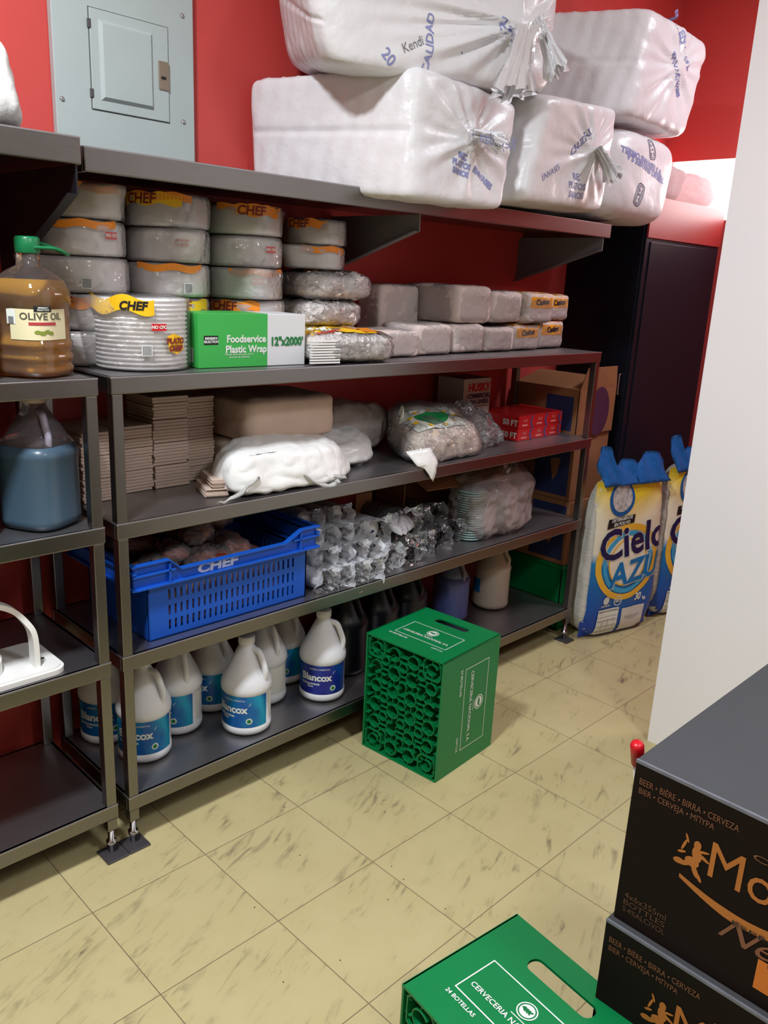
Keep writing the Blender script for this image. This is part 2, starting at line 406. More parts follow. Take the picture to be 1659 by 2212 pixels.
RACK = rack('shelving_rack', 'long stainless steel rack of four shelves with the blue crate and bleach jugs', .388, 2.415)
RACK1 = rack('shelving_rack', 'stainless steel rack at the left edge holding olive oil and blue jugs', -1.45, .360)

def wall_shelf(label, x0, x1, y0, z, lip, gx, dark, fd=.047, wd=.172):
    t = thing('wall_shelf', label, 'wall shelf', (x0, YW, z))
    sb = obj('shelf_board', boxb(x0, x1, y0, YW, z - .004, z, .001), STEELTOP, t)
    b = BM(); bx(b, x0, x1, y0, y0 + .012, z - lip, z, .003); bx(b, x0, x0 + .012, y0 + .012, YW, z - lip, z, .003); bx(b, x1 - .012, x1, y0 + .012, YW, z - lip, z, .003)
    bx(b, x0 + .012, x1 - .012, y0 + .012, YW, z - .03, z - .0045)
    obj('rim', b, STEEL, sb)
    for g in gx:
        zb = z - lip
        b = prism(BM(), [(g, y0 + .006, zb), (g, y0 + .006, zb - fd), (g, YW, zb - wd), (g, YW, zb)], (.004, 0, 0))
        f = prism(BM(), [(g, y0 + .006, zb - fd), (g, y0 + .010, zb - fd + .002), (g, YW, zb - wd + .003), (g, YW, zb - wd)], (-.018, 0, 0))
        o = obj('bracket', b, dark, t); obj('bracket_flange', f, dark, o)
    return t
BRK = mat('grey_bracket_steel', (120, 118, 122), .5, .25)
BRKD = mat('black_bracket_steel', (20, 20, 26), .4, .0)
wall_shelf('long steel wall shelf carrying the big white foam sacks', .370, 2.44, .036, 1.68, .05, (1.39, 2.40), BRK)
wall_shelf('short steel wall shelf at upper left with a black bracket', -1.45, .347, 0.0, 1.69, .053, (-1.0, .336), BRKD, .056, .25)

# ================================================================== ELECTRICAL PANEL
PANEL = mat('pale_blue_grey_enamel', (172, 184, 184), .38, var=.03, scale=10)
def panel():
    t = thing('electrical_panel', 'pale grey metal breaker panel cover with a hinged door on the red wall', 'electrical panel', (.68, YW, 1.70))
    x0, x1, z0, z1, yf = .485, .868, 1.69, 2.40, YW - .022
    c = obj('cover', boxb(x0, x1, yf, YW - .001, z0, z1, .002), PANEL, t)
    a = at(190, 17, 'y', yf); d = at(365, 265, 'y', yf)
    dx0, dx1, dz1, dz0 = a.x, d.x, at(365, 60, 'y', yf).z, d.z
    dz1 = (a.z + dz1) / 2
    g = BM(); gp = .0022
    for q in ((dx0 - gp, dx1 + gp, dz1, dz1 + gp), (dx0 - gp, dx1 + gp, dz0 - gp, dz0), (dx0 - gp, dx0, dz0, dz1), (dx1, dx1 + gp, dz0, dz1)):
        bx(g, q[0], q[1], yf - .0006, yf + .001, q[2], q[3])
    obj('door_gap', g, mat('gap_grey', (88, 92, 88), .8), t)  # thin grey strips outlining the door
    dr = obj('door', boxb(dx0, dx1, yf - .004, yf, dz0, dz1, .0015), PANEL, t)
    # raised middle field with sloped sides
    m0, m1, n0, n1 = dx0 + .022, dx1 - .045, dz0 + .022, dz1 - .022
    f = BM(); lo = [(m0, n0), (m1, n0), (m1, n1), (m0, n1)]; s = .008
    hi = [(m0 + s, n0 + s), (m1 - s, n0 + s), (m1 - s, n1 - s), (m0 + s, n1 - s)]
    A = [f.verts.new((x, yf - .004, z)) for x, z in lo]; B = [f.verts.new((x, yf - .0115, z)) for x, z in hi]
    f.faces.new(B)
    for i in range(4): f.faces.new([A[i], A[(i + 1) % 4], B[(i + 1) % 4], B[i]])
    bmesh.ops.recalc_face_normals(f, faces=f.faces); obj('raised_field', f, PANEL, dr)
    lk = at(352, 165, 'y', yf)
    l = obj('latch_plate', boxb(lk.x - .015, lk.x + .015, yf - .007, yf - .003, lk.z - .034, lk.z + .034, .0015), mat('bronze_latch', (150, 138, 122), .4, .6), dr)
    obj('latch_slide', boxb(lk.x - .009, lk.x + .004, yf - .010, yf - .006, lk.z - .008, lk.z - .002, .001), PRBLACK, l)
    for zz in (dz1 - .035, dz0 + .035): obj('hinge', boxb(dx0 - .005, dx0 + .003, yf - .006, yf, zz - .010, zz + .010, .001), IRON, dr)
    for px, py in ((393, 34), (396, 263), (134, 213)):
        q = at(px, py, 'y', yf)
        s = lathe([(.0055, 0), (.005, .003), (.002, .0042)], 14); xf(s, Matrix.Translation((q.x, yf, q.z)) @ Matrix.Rotation(PI / 2, 4, 'X')); obj('screw', s, CHROME, t, True)
panel()

# ================================================================== FAR BLACK CABINET
def cabinet():
    t = thing('cabinet', 'tall black metal cabinet in the far corner with a pull handle and padlock', 'cabinet', (2.76, .2, 0))
    BK = mat('gloss_black_enamel', (17, 21, 31), .38, .0, var=.05, spec=.25)
    obj('body', boxb(2.765, 3.44, .065, YW - .002, 0, 1.80, .003), BK, t)
    obj('front_panel', boxb(2.80, 3.42, .060, .066, .05, 1.64, .001), mat('dark_slate_enamel', (20, 24, 34), .42, spec=.2), t)
    obj('header_panel', boxb(2.765, 3.44, .058, .066, 1.655, 1.815, .001), mat('dark_red_enamel', (150, 44, 42), .4), t, label='dark red band across the top of the front')
    dr = obj('door', boxb(2.757, 2.765, .075, .42, .03, 1.78, .002), BK, t)
    b = tube(BM(), spline([(2.757, .095, 1.10), (2.742, .095, 1.10), (2.74, .095, 1.09), (2.74, .095, 1.04), (2.74, .095, 1.02), (2.742, .095, 1.015), (2.757, .095, 1.015)], 4), .004, 8)
    obj('handle', b, CHROME, dr, True, label='chrome pull handle')
    pl = thing('padlock', 'small brass padlock hanging on the black cabinet door', 'padlock', (2.745, .125, .97))
    obj('lock_body', boxb(2.737, 2.755, .112, .142, .955, .985, .003), mat('brass', (176, 148, 88), .3, .9), pl)
    a = tube(BM(), spline([(2.746, .117, .983), (2.746, .117, 1.005), (2.746, .127, 1.015), (2.746, .137, 1.005), (2.746, .137, .983)], 5), .0028, 8)
    obj('shackle', a, CHROME, pl, True)
cabinet()
TRB = translucent('backlit_white_bag', (250, 246, 246))
b = sack(box8(2.85, 3.12, .09, .33, 1.816, 1.96), 3.5, 12, .02, 12, 3)
setp(obj('plastic_bag', b, TRB, smooth=True), 'crumpled white plastic bag on top of the black cabinet nearer the wall shelf', 'bag')
b = sack(box8(3.16, 3.40, .075, .33, 1.816, 1.95), 3.5, 12, .02, 12, 5)
setp(obj('plastic_bag', b, TRB, smooth=True), 'crumpled white plastic bag at the far end of the black cabinet top', 'bag')

# ================================================================== BOXES BEHIND THE RACK END
def carton_stack():
    x0, x1, y0, y1 = 2.45, 2.71, .085, .40
    BLUEP = mat('blue_carton_print', (40, 52, 96), .6); PURP = mat('purple_carton_print', (74, 40, 70), .6)
    t = thing('beer_crate', 'dark green plastic crate at the foot of the boxes behind the rack end', 'crate', (x0, y0, 0))
    b = BM()
    for q in ((x0, x0 + .01, y0, y1), (x1 - .01, x1, y0, y1), (x0, x1, y0, y0 + .01), (x0, x1, y1 - .01, y1)): bx(b, *q, 0, .30, .002)
    bx(b, x0, x1, y0, y1, 0, .01); obj('shell', b, GREEN, t)
    b = BM(); bx(b, x0 - .006, x1 + .006, y0 - .006, y1 + .006, .285, .30, .002); obj('rim', b, GREEN, t)
    for k, (za, zb, oy, pr, nm) in enumerate(((.302, .58, .0, BLUEP, 'brown cardboard box with blue print, directly on the green crate'), (.582, .86, .01, BLUEP, 'brown cardboard box with blue print, under the open-flap box'))):
        t = thing('cardboard_box', nm, 'box', (x0, y0, za))
        obj('carton', boxb(x0, x1, y0 + oy, y1, za, zb, .002), CARD, t)
        patch('printed_panel', grid2(.17, (zb - za) * .86, 1, 1), (x0, y0 + oy + .10, (za + zb) / 2), -Y, Z, pr, t)
        patch('printed_mark', poly2([(-.02, .03), (.03, .04), (.02, -.03), (0, -.06), (-.01, -.02)]), (x0, y0 + oy + .09, (za + zb) / 2), -Y, Z, CARD, t, off=.0016)
    t = thing('cardboard_box', 'open brown cardboard box with a purple oval, topmost behind the rack end', 'box', (x0, y0, .862))
    za, zb = .862, 1.05; x0 = 2.43
    b = BM()
    for q in ((x0, x0 + .004, y0, y1), (x1 - .004, x1, y0, y1), (x0, x1, y0, y0 + .004), (x0, x1, y1 - .004, y1)): bx(b, *q, za, zb)
    bx(b, x0, x1, y0, y1, za, za + .004); obj('carton', b, CARD, t)
    fl = BM(); prism(fl, [(x0, y0, zb), (x0, y1, zb), (x0 + .12, y1 - .03, zb + .05), (x0 + .12, y0 + .03, zb + .05)], (0, 0, .003)); obj('flap', fl, CARD, t)
    fl = BM(); prism(fl, [(x1, y0, zb), (x0, y0, zb), (x0 + .03, y0 - .01, zb + .09), (x1 - .03, y0 - .01, zb + .09)], (0, .003, 0)); obj('flap', fl, CARD, t)
    patch('printed_oval', disc2(.085, 32, .9, 1.2), (x0 + .16, y0, .955), X, Z, PURP, t)
    patch('printed_panel', grid2(.13, .14, 1, 1), (x0, y0 + .09, .95), -Y, Z, BLUEP, t)
carton_stack()

# ================================================================== BIG FOAM SACKS
def foam_sack(label, corners, seed, gather=None, e=15, amp=.005, waist=None):
    c = [Vector(q) for q in corners]; root = (c[0] + c[1] + c[2] + c[3]) / 4
    t = thing('foam_sack', label, 'sack', root)
    def crease(p, P):   # the seam between the two layers of stacked foam inside, and the cup ridges
        h = 0
        if abs(p[0]) > .95 and abs(p[1]) < .96: h -= .006 * math.exp(-((p[2] - .02) / .05) ** 2); h += .0016 * math.sin(p[1] * 30 + 3 * math.sin(p[2] * 2)) + .0012 * math.sin(p[1] * 71 - 2 * p[2])
        return h
    s = obj('sack_body', sack(c, e, 44, amp, 5., seed, gather, crease), SACK, t, True)
    return t, s
def knot(t, base, tip, r0, r1, seed, m=None, name='tied_end'):
    """the twisted, flared tail of a tied plastic sack"""
    base, tip = Vector(base), Vector(tip); b = BM(); n = 40; k = 14; ax = (tip - base).normalized(); s = ax.cross(Z).normalized(); u = s.cross(ax)
    rings = []
    for i in range(k + 1):
        q = i / k; r = r0 * (1 - q) ** 2 * 0.5 + .006 + r1 * q ** 1.6; c = base + (tip - base) * q + Vector((0, 0, -.02 * q * q))
        row = []
        for j in range(n):
            a = 2 * PI * j / n; f = 1 + .35 * math.sin(7 * a + seed + 2 * q) + .25 * math.sin(13 * a - seed + 5 * q)
            row.append(b.verts.new(c + (s * math.cos(a) * 1.25 + u * math.sin(a) * .55) * r * f + ax * (.012 * math.sin(5 * a + seed)) * q))
        rings.append(row)
    for A, B in zip(rings, rings[1:]):
        for j in range(n): b.faces.new([A[j], A[(j + 1) % n], B[(j + 1) % n], B[j]])
    return obj(name, b, m or film('milky_sack_film', body=.86, gloss=.25, bscale=30, rough=.2, bump=.3), t, True)
def logo(t, org, u, v, s, tgt):
    """the rounded-square maker's mark on the sacks"""
    u, v = Vector(u), Vector(v)
    def rr(w, h, r, tk):
        vs = []; fs = []; n = 24
        for k in range(n + 1):
            a = 2 * PI * k / n
            for q in (0, tk):
                c_, s_ = math.cos(a), math.sin(a); e = 4; d = (abs(c_) ** e + abs(s_) ** e) ** (1 / e)
                vs.append(Vector(((w - q) * c_ / d, (h - q) * s_ / d, 0)))
        for k in range(n): fs.append((2 * k, 2 * k + 1, 2 * k + 3, 2 * k + 2))
        return vs, fs
    b = BM()
    for f in (rr(s * .5, s * .72, 0, s * .07), rr(s * .36, s * .58, 0, s * .05)): place2d(f[0], f[1], org, u, v, tgt, .0012, b)
    for (x0, x1, y0, y1) in ((-.22, -.13, -.42, .42), (.13, .22, -.42, .42), (-.13, .13, -.05, .05), (-.13, -.02, .2, .28), (.02, .13, -.28, -.2)):
        place2d(*poly2([(x0 * s, y0 * s), (x1 * s, y0 * s), (x1 * s, y1 * s), (x0 * s, y1 * s)]), org, u, v, tgt, .0012, b)
    return obj('printed_logo', b, mat('grey_blue_ink', (92, 98, 124), .5, var=.15, scale=50), t)
ZS = 1.681
# lower left sack
c1 = [(1.195, -.115, 1.685), (1.62, -.10, 1.685), (1.50, .41, 1.685), (1.045, .41, 1.685), (1.205, -.105, 1.975), (1.63, -.09, 1.945), (1.50, .41, 1.975), (1.035, .41, 1.97)]
c1[0] = at(885, 432, 'y', -.115); c1[1] = at(1092, 458, 'y', -.10); c1[4] = at(903, 133, 'y', -.10); c1[5] = at(1128, 222, 'y', -.08)
t, s = foam_sack('white foam sack lowest and leftmost on the long wall shelf', c1, 1, (1, -1, .05, .1, .007))
tg = bvh(s)
knot(t, at(1020, 290, 'y', -.12), at(1085, 292, 'y', -.17), .03, .03, 1)
text('printed_text', 'Reyisdan', .045, at(1075, 305, 'y', -.17), X, Z, PRINK, t, None, .002, wide=-1)
text('printed_text', 'REC\nPLATOS\nSANOS', .021, at(1000, 355, 'y', -.11), (1, 0, -.15), (.15, 0, 1), PRINK, t, tg, bold=.0012)
text('printed_text', 'ENVASES', .024, at(1050, 385, 'y', -.11), (1, 0, -.5), (.5, 0, 1), PRINK, t, tg, bold=.0012)
# lower middle sack
c2 = [at(1128, 437, 'y', -.10), at(1308, 462, 'y', -.07), Vector((2.04, .41, 1.69)), Vector((1.60, .41, 1.69)), at(1185, 198, 'y', -.09), at(1342, 232, 'y', -.06), Vector((2.05, .41, 1.99)), Vector((1.60, .41, 2.0))]
t, s = foam_sack('white foam sack in the middle of the lower row on the long wall shelf', c2, 2, (1, -1, .35, .1, .007))
tg = bvh(s)
knot(t, at(1290, 320, 'y', -.09), at(1330, 372, 'y', -.14), .03, .035, 4)
text('printed_text', 'REC\nPLATOS\nSANOS', .028, at(1250, 402, 'y', -.09), X, Z, PRINK, t, tg, bold=.0006)
text('printed_text', 'CALIDAD', .03, at(1262, 305, 'y', -.09), (1, 0, .9), (-.9, 0, 1), PRINK, t, tg, bold=.0006)
text('printed_text', 'ENVASES', .026, at(1195, 372, 'y', -.10), (1, 0, .5), (-.5, 0, 1), PRINK, t, tg)
# lower right sack
c3 = [at(1312, 466, 'y', -.03), at(1422, 497, 'y', -.04), Vector((2.66, .40, 1.70)), Vector((2.14, .41, 1.69)), at(1350, 258, 'y', -.03), at(1462, 298, 'y', -.03), Vector((2.68, .40, 1.99)), Vector((2.14, .41, 1.99))]
c3[1].x += .09; c3[5].x += .10
t, s = foam_sack('white foam sack overhanging the right end of the long wall shelf', c3, 3, None, 4.5, .006)
tg = bvh(s)
text('printed_text', 'TERMO ENVASES S.A.', .030, at(1412, 362, 'y', -.06), (-1, 0, .22), (-.22, 0, -1), PRINK, t, tg, bold=.0012)
text('printed_text', 'TERMO ENVASES S.A.', .030, at(1408, 348, 'y', -.06), (1, 0, -.20), (.20, 0, 1), PRINK, t, tg, bold=.0012)
logo(t, at(1427, 322, 'y', -.06), (1, 0, .1), (-.1, 0, 1), .05, tg)
logo(t, at(1395, 420, 'y', -.06), (1, 0, -.35), (.35, 0, 1), .055, tg)
patch('printed_mark', grid2(.022, .007, 2, 1), at(1332, 416, 'y', -.06), X, Z, PRBLACK, t, tg)
# upper right sack
c4 = [at(1357, 250, 'y', -.05), at(1486, 300, 'y', -.05), Vector((2.80, .40, 2.03)), Vector((2.05, .41, 2.02)), at(1412, 8, 'y', -.05), at(1540, 90, 'y', -.05), Vector((2.86, .40, 2.40)), Vector((2.05, .41, 2.36))]
t, s = foam_sack('white foam sack at upper right, stacked over the sack that overhangs', c4, 4, (1, -1, .1, .2, .010), 11)
tg = bvh(s)
for (px, py, q) in ((1465, 60, .03), (1478, 110, .035), (1455, 150, .03), (1465, 185, .02)):
    text('printed_text', 'ENVASES', q, at(px, py, 'y', -.05), (1, 0, -1.6), (1.6, 0, 1), PRINK, t, tg, bold=.001)
# upper left sack, tilted
c5 = [at(720, 150, 'y', -.05), at(1205, 212, 'y', -.14), Vector((1.95, .38, 2.03)), Vector((1.16, .40, 2.00)), at(640, -60, 'y', -.04), at(1235, -70, 'y', -.12), Vector((1.95, .38, 2.42)), Vector((1.08, .40, 2.40))]
t, s = foam_sack('white foam sack at the top, tied at its front, over the leftmost sack', c5, 5, (1, -1, .55, .1, .011), 8)
tg = bvh(s)
knot(t, at(1140, 60, 'y', -.18), at(1105, 185, 'y', -.25), .035, .030, 2)
knot(t, at(1160, 40, 'y', -.17), at(1205, 140, 'y', -.22), .03, .04, 6)
text('printed_text', '20', .04, at(865, 118, 'y', -.11), (1, 0, -.8), (.8, 0, 1), PRINK, t, tg, bold=.0006)
text('printed_text', 'CALIDAD', .034, at(945, 90, 'y', -.11), (.1, 0, 1), (-1, 0, .1), PRINK, t, tg, bold=.0006)
text('printed_text', 'Kendi', .032, at(912, 92, 'y', -.11), (1, 0, .5), (-.5, 0, 1), PRGREY, t, tg)
logo(t, at(1003, 128, 'y', -.12), (-.35, 0, 1), (1, 0, .25), .055, tg)
text('printed_text', 'Rep', .05, at(1148, 52, 'y', -.19), (1, 0, -.15), (.15, 0, 1), PRINK, t, tg, bold=.0008)
# sack at the far left on the short shelf
b = sack([(-.15, .05, 1.691), (.02, .05, 1.691), (.06, .38, 1.691), (-.15, .38, 1.691), (-.12, .06, 1.87), (-.02, .06, 1.87), (.03, .38, 1.90), (-.12, .38, 1.90)], 4, 20, .012, 9, 8)
q = at(58, 235, 'y', .10); bmesh.ops.translate(b, vec=(q.x - .02, 0, 0), verts=b.verts)
setp(obj('plastic_bag', b, BAGW, smooth=True), 'white plastic bag on the short wall shelf at the left edge', 'bag')

# ================================================================== PLATE PACKS (rear columns on the rack top)
def plate_bm(r, n, h, sq=2., k=44):
    prof = [(r * .72, 0)]
    for i in range(n):
        z0 = h * i / n; z1 = h * (i + 1) / n; m_ = (z0 + z1) / 2
        prof += [(r * .955, z0 + .0006), (r * .995, z0 + (z1 - z0) * .35), (r, m_ + (z1 - z0) * .2), (r * .955, z1 - .0004)]
    prof.append((r * .88, h)); prof.append((r * .7, h - .004)); return lathe(prof, k, sq)
def soft_pack_bm(r, n, h, k=48):
    prof = [(r * .6, 0), (r * .90, .0005), (r * .965, .004)]
    for i in range(n):
        z = .006 + (h - .014) * (i + .5) / n; dz = (h - .014) / n * .30
        prof += [(r * .984, z - dz), (r * .996, z), (r * .988, z + dz)]
    prof += [(r * .95, h - .004), (r * .86, h), (r * .5, h)]; return lathe(prof, k)
def cylmap(R, z0, a0, bulge=.0):
    def f(q):
        a = a0 + q[0] / R
        return Vector((math.cos(a) * (R + bulge), math.sin(a) * (R + bulge), z0 + q[1]))
    return f
def wrap_bm(r, h, seed, amp=.005, ear=0.):
    b = BM(); n = 60; rows = []; prof = [(.4, -.001), (1.0, .002), (1.02, h * .15), (1.015, h * .5), (1.02, h * .85), (.99, h + .001), (.6, h + .006), (.05, h + .004)]
    for rr, z in prof:
        row = []
        for k in range(n):
            a = 2 * PI * k / n; P = Vector((math.cos(a), math.sin(a), z * 6)); d = (1 + nz3(P, 2.6, seed) * .5) * amp
            R_ = r * rr + (abs(d) if rr > .9 else 0) + (ear * max(0, math.cos((a - seed) * 1.0)) ** 14 * (.5 + z / h) if rr > .9 else 0)
            row.append(b.verts.new((math.cos(a) * R_, math.sin(a) * R_, z)))
        rows.append(row)
    for A, B in zip(rows, rows[1:]):
        for k in range(n): b.faces.new([A[k], A[(k + 1) % n], B[(k + 1) % n], B[k]])
    b.faces.new(rows[-1]); return b
VIEW = math.atan2(-.70, -.71)     # the side of a thing that faces the aisle
def plate_pack(x, y, z, r, h, n, seed, label, group, big=False, opts='bnl', wrapm=None):
    t = thing('plate_pack', label, 'pack of plates', (x, y, z), 0, group)
    obj('plates', plate_bm(r, n, h) if big else soft_pack_bm(r, n, h), FOAM, t, True, True)
    R_ = r * 1.03 + .0055
    va = math.atan2(CAM.y - y, CAM.x - x)
    if 'l' in opts:    # orange printed band with the logo, near the top
        a0 = va + (.45 if seed % 2 else -.35); hh = min(.028, h * .34)
        fig = grid2(r * 1.5, hh, 16, 2)
        for v_ in fig[0]: v_.y += .004 * math.sin(v_.x * 90 + seed)
        patch('printed_band', fig, (0, 0, 0), X, Z, PRORANGE if seed % 3 else PRYEL, None if False else t, fn=None) if False else obj('printed_band', place2d(fig[0], fig[1], (0, 0, 0), X, Z, fn=cylmap(R_, h - hh * .55, a0)), PRORANGE if seed % 3 else PRYEL, t, False, True)
        vs, fs = glyphs('CHEF', hh * 1.25, .0008, .1)
        obj('printed_logo', place2d(vs, fs, (0, 0, 0), X, Z, fn=cylmap(R_ + .001, h - hh * .6, a0 - .25)), mat('maroon_print', (128, 42, 36), .5), t, False, True)
    if 't' in opts:   # orange band along the top rim only
        a0 = va - .2 + .3 * (seed % 3); fig = grid2(r * 1.7, .017, 20, 2)
        for v_ in fig[0]: v_.y += .003 * math.sin(v_.x * 70 + seed * 2)
        obj('printed_band', place2d(fig[0], fig[1], (0, 0, 0), X, Z, fn=cylmap(R_, h - .008, a0)), PRORANGE, t, False, True)
    if 'n' in opts:
        a0 = va + (.35 if seed % 2 else .75)
        fig = grid2(.036, .016, 4, 2); obj('sticker', place2d(fig[0], fig[1], (0, 0, 0), X, Z, fn=cylmap(R_ + .0003, h * .62, a0)), PRRED if big else mat('pale_red_print', (206, 96, 96), .5), t, False, True)
        vs, fs = glyphs('NO CFC', .0095, .0004); obj('sticker_text', place2d(vs, fs, (0, 0, 0), X, Z, fn=cylmap(R_ + .001, h * .62, a0)), PRWHITE, t, False, True)
    if 'b' in opts:
        a0 = va + (.1 if seed % 2 else .5); bb = BM()
        fig = grid2(.024, .026, 3, 1); obj('barcode_label', place2d(fig[0], fig[1], (0, 0, 0), X, Z, fn=cylmap(R_ + .0003, h * .3, a0)), mat('pale_print', (214, 214, 214), .5), t, False, True)
        for i in range(9):
            fg = grid2(.0013, .021, 1, 1); place2d([q + Vector((-.009 + i * .00225, 0, 0)) for q in fg[0]], fg[1], (0, 0, 0), X, Z, bm=bb, fn=cylmap(R_ + .001, h * .3, a0))
        obj('barcode', bb, PRGREY, t, False, True)
    obj('wrapper', wrap_bm(r, h, seed, .006, .03 if seed % 2 else .0), FILM if big else FILMP, t, True, True)
    return t
gname = 'wrapped packs of foam plates on the rack top'
ords = ['lowest', 'second from the bottom', 'middle', 'second from the top', 'topmost']
cols = [((.470, .29), .106, [.084, .084, .084, .082, .078], 'leftmost rear column'),
        ((.702, .285), .105, [.082, .082, .083, .083, .083], 'second rear column from the left'),
        ((.945, .285), .104, [.081, .081, .083, .083, .080], 'third rear column from the left')]
for ci, ((x, y), r, hs, nm) in enumerate(cols):
    z = HA + .001
    for k, h in enumerate(hs):
        ox, oy = rnd.uniform(-.006, .006), rnd.uniform(-.005, .005)
        plate_pack(x + ox, y + oy, z, r - .003, h - .004, 11, ci * 7 + k + 1, 'wrapped foam plate pack, %s in the %s' % (ords[k], nm), gname, opts=[['', 'l', 'b', 'nt', 't'], ['', 'l', 'bt', 'n', 'lt'], ['', 'l', 'nt', 'n', 'lt']][ci][k])
        z += h
# short fourth column: two bowl packs on top of bags of cutlery
x4, y4 = 1.195, .285
plate_pack(x4, y4, 1.462, .086, .064, 6, 41, 'wrapped pack of white foam bowls, lower of the two in the short right column', gname, opts='t')
plate_pack(x4 + .005, y4, 1.530, .086, .070, 6, 44, 'wrapped pack of white foam bowls, upper of the two in the short right column', gname, opts='l')
# front pack next to the oil
q = at(284, 800, 'z', HA + .001); px_, py_ = q.x + .075, q.y + .075
t = plate_pack(.548, .150, HA + .001, .108, .165, 16, 3, 'large clear wrapped pack of white foam plates in front, beside the olive oil', gname, True, 'nb')
R_ = .108 * 1.03 + .0062; va = math.atan2(CAM.y - .15, CAM.x - .548)
b = BM(); fg = grid2(.19, .034, 20, 2)
for v_ in fg[0]: v_.y += .007 * math.sin(v_.x * 60)
obj('printed_band', place2d(fg[0], fg[1], (0, 0, 0), X, Z, fn=cylmap(R_, .150, va - .55)), PRYEL, t, False, True)
vs, fs = glyphs('CHEF', .026, .001, .2); obj('printed_logo', place2d(vs, fs, (0, 0, 0), X, Z, fn=cylmap(R_ + .0012, .148, va - .15)), PRBLACK, t, False, True)
fg = poly2([(-.024, .02), (-.005, .026), (.022, .016), (.026, -.012), (.004, -.022), (-.02, -.014)])
obj('printed_badge', place2d(fg[0], fg[1], (0, 0, 0), X, Z, fn=cylmap(R_, .062, va + .72)), PRYEL, t, False, True)
vs, fs = glyphs('PLATO\nCHEF', .017, .0012); obj('printed_logo', place2d(vs, fs, (0, 0, 0), X, Z, fn=cylmap(R_ + .0012, .062, va + .72)), mat('maroon_print', (128, 42, 36), .5), t, False, True)

# cutlery / straw bags under the short column
def soft(name, label, cat, c8, m, e=4, n=18, amp=.008, fs=14, seed=0, group=None, parts=()):
    c8 = [Vector(c) for c in c8]; t = thing(name, label, cat, (c8[0] + c8[1] + c8[2] + c8[3]) / 4, 0, group)
    o = obj(parts[0] if parts else 'contents', sack(c8, e, n, amp, fs, seed), m, t, True)
    return t, o
CUT = mat('white_cutlery', (228, 220, 218), .45, var=.08, scale=40, bump=.9, bscale=75)
def cutlery(label, c8, seed, band=None):
    t, o = soft('cutlery_bag', label, 'bag of cutlery', c8, CUT, 4.5, 26, .010, 30, seed, 'clear bags of white plastic cutlery')
    c = sum((Vector(q) for q in c8), Vector()) / 8
    obj('wrapper', sack([c + (Vector(q) - c) * 1.07 for q in c8], 4, 18, .008, 22, seed + 5), FILMC, t, True)
    if band:
        tg = bvh(o); patch('printed_band', grid2(band[1], band[2], 12, 4), band[0], X, Y, band[3], t, tg, .006)
    return t, o
cutlery('clear bag of white cutlery with a red corner, directly under the foam bowls', box8(1.10, 1.345, .17, .37, 1.378, 1.456, -.1), 1, ((1.20, .24, 1.456), .14, .05, PRORANGE))
cutlery('clear bag of white cutlery beneath the one with a red corner', box8(1.08, 1.31, .17, .37, 1.300, 1.374, .1), 2)
# bag 500
c8 = [at(668, 782, 'y', .02), at(868, 782, 'y', -.0), None, None]
c8 = box8(.99, 1.30, .012, .25, HA + .001, 1.296, -.12)
t, o = cutlery('long clear bag of white cutlery marked 500 with a yellow and orange top', c8, 4)
tg = bvh(o)
patch('printed_top', grid2(.30, .20, 14, 8), (1.13, .14, 1.30), (1, -.12, 0), (.12, 1, 0), PRYEL, t, tg, .004)
patch('printed_top', grid2(.10, .12, 8, 6), (1.24, .10, 1.30), (1, -.12, 0), (.12, 1, 0), PRORANGE, t, tg, .005)
text('printed_text', '500', .05, (1.05, .085, 1.30), (1, -.12, 0), (.12, 1, 0), PRWHITE, t, tg, .0065, bold=.002, shear=.3)
text('printed_text', 'CUCHARITAS', .013, (1.055, .045, 1.30), (1, -.12, 0), (.12, 1, 0), PRRED, t, tg, .0065, bold=.0006)
b = BM()
for i in range(9): bx(b, .990, 1.085, .004, .014, HA + .004 + i * .0072, HA + .009 + i * .0072, .001)
rotz(b, (1.145, .13, 0), -.12); obj('straws', b, WHITEP, t)

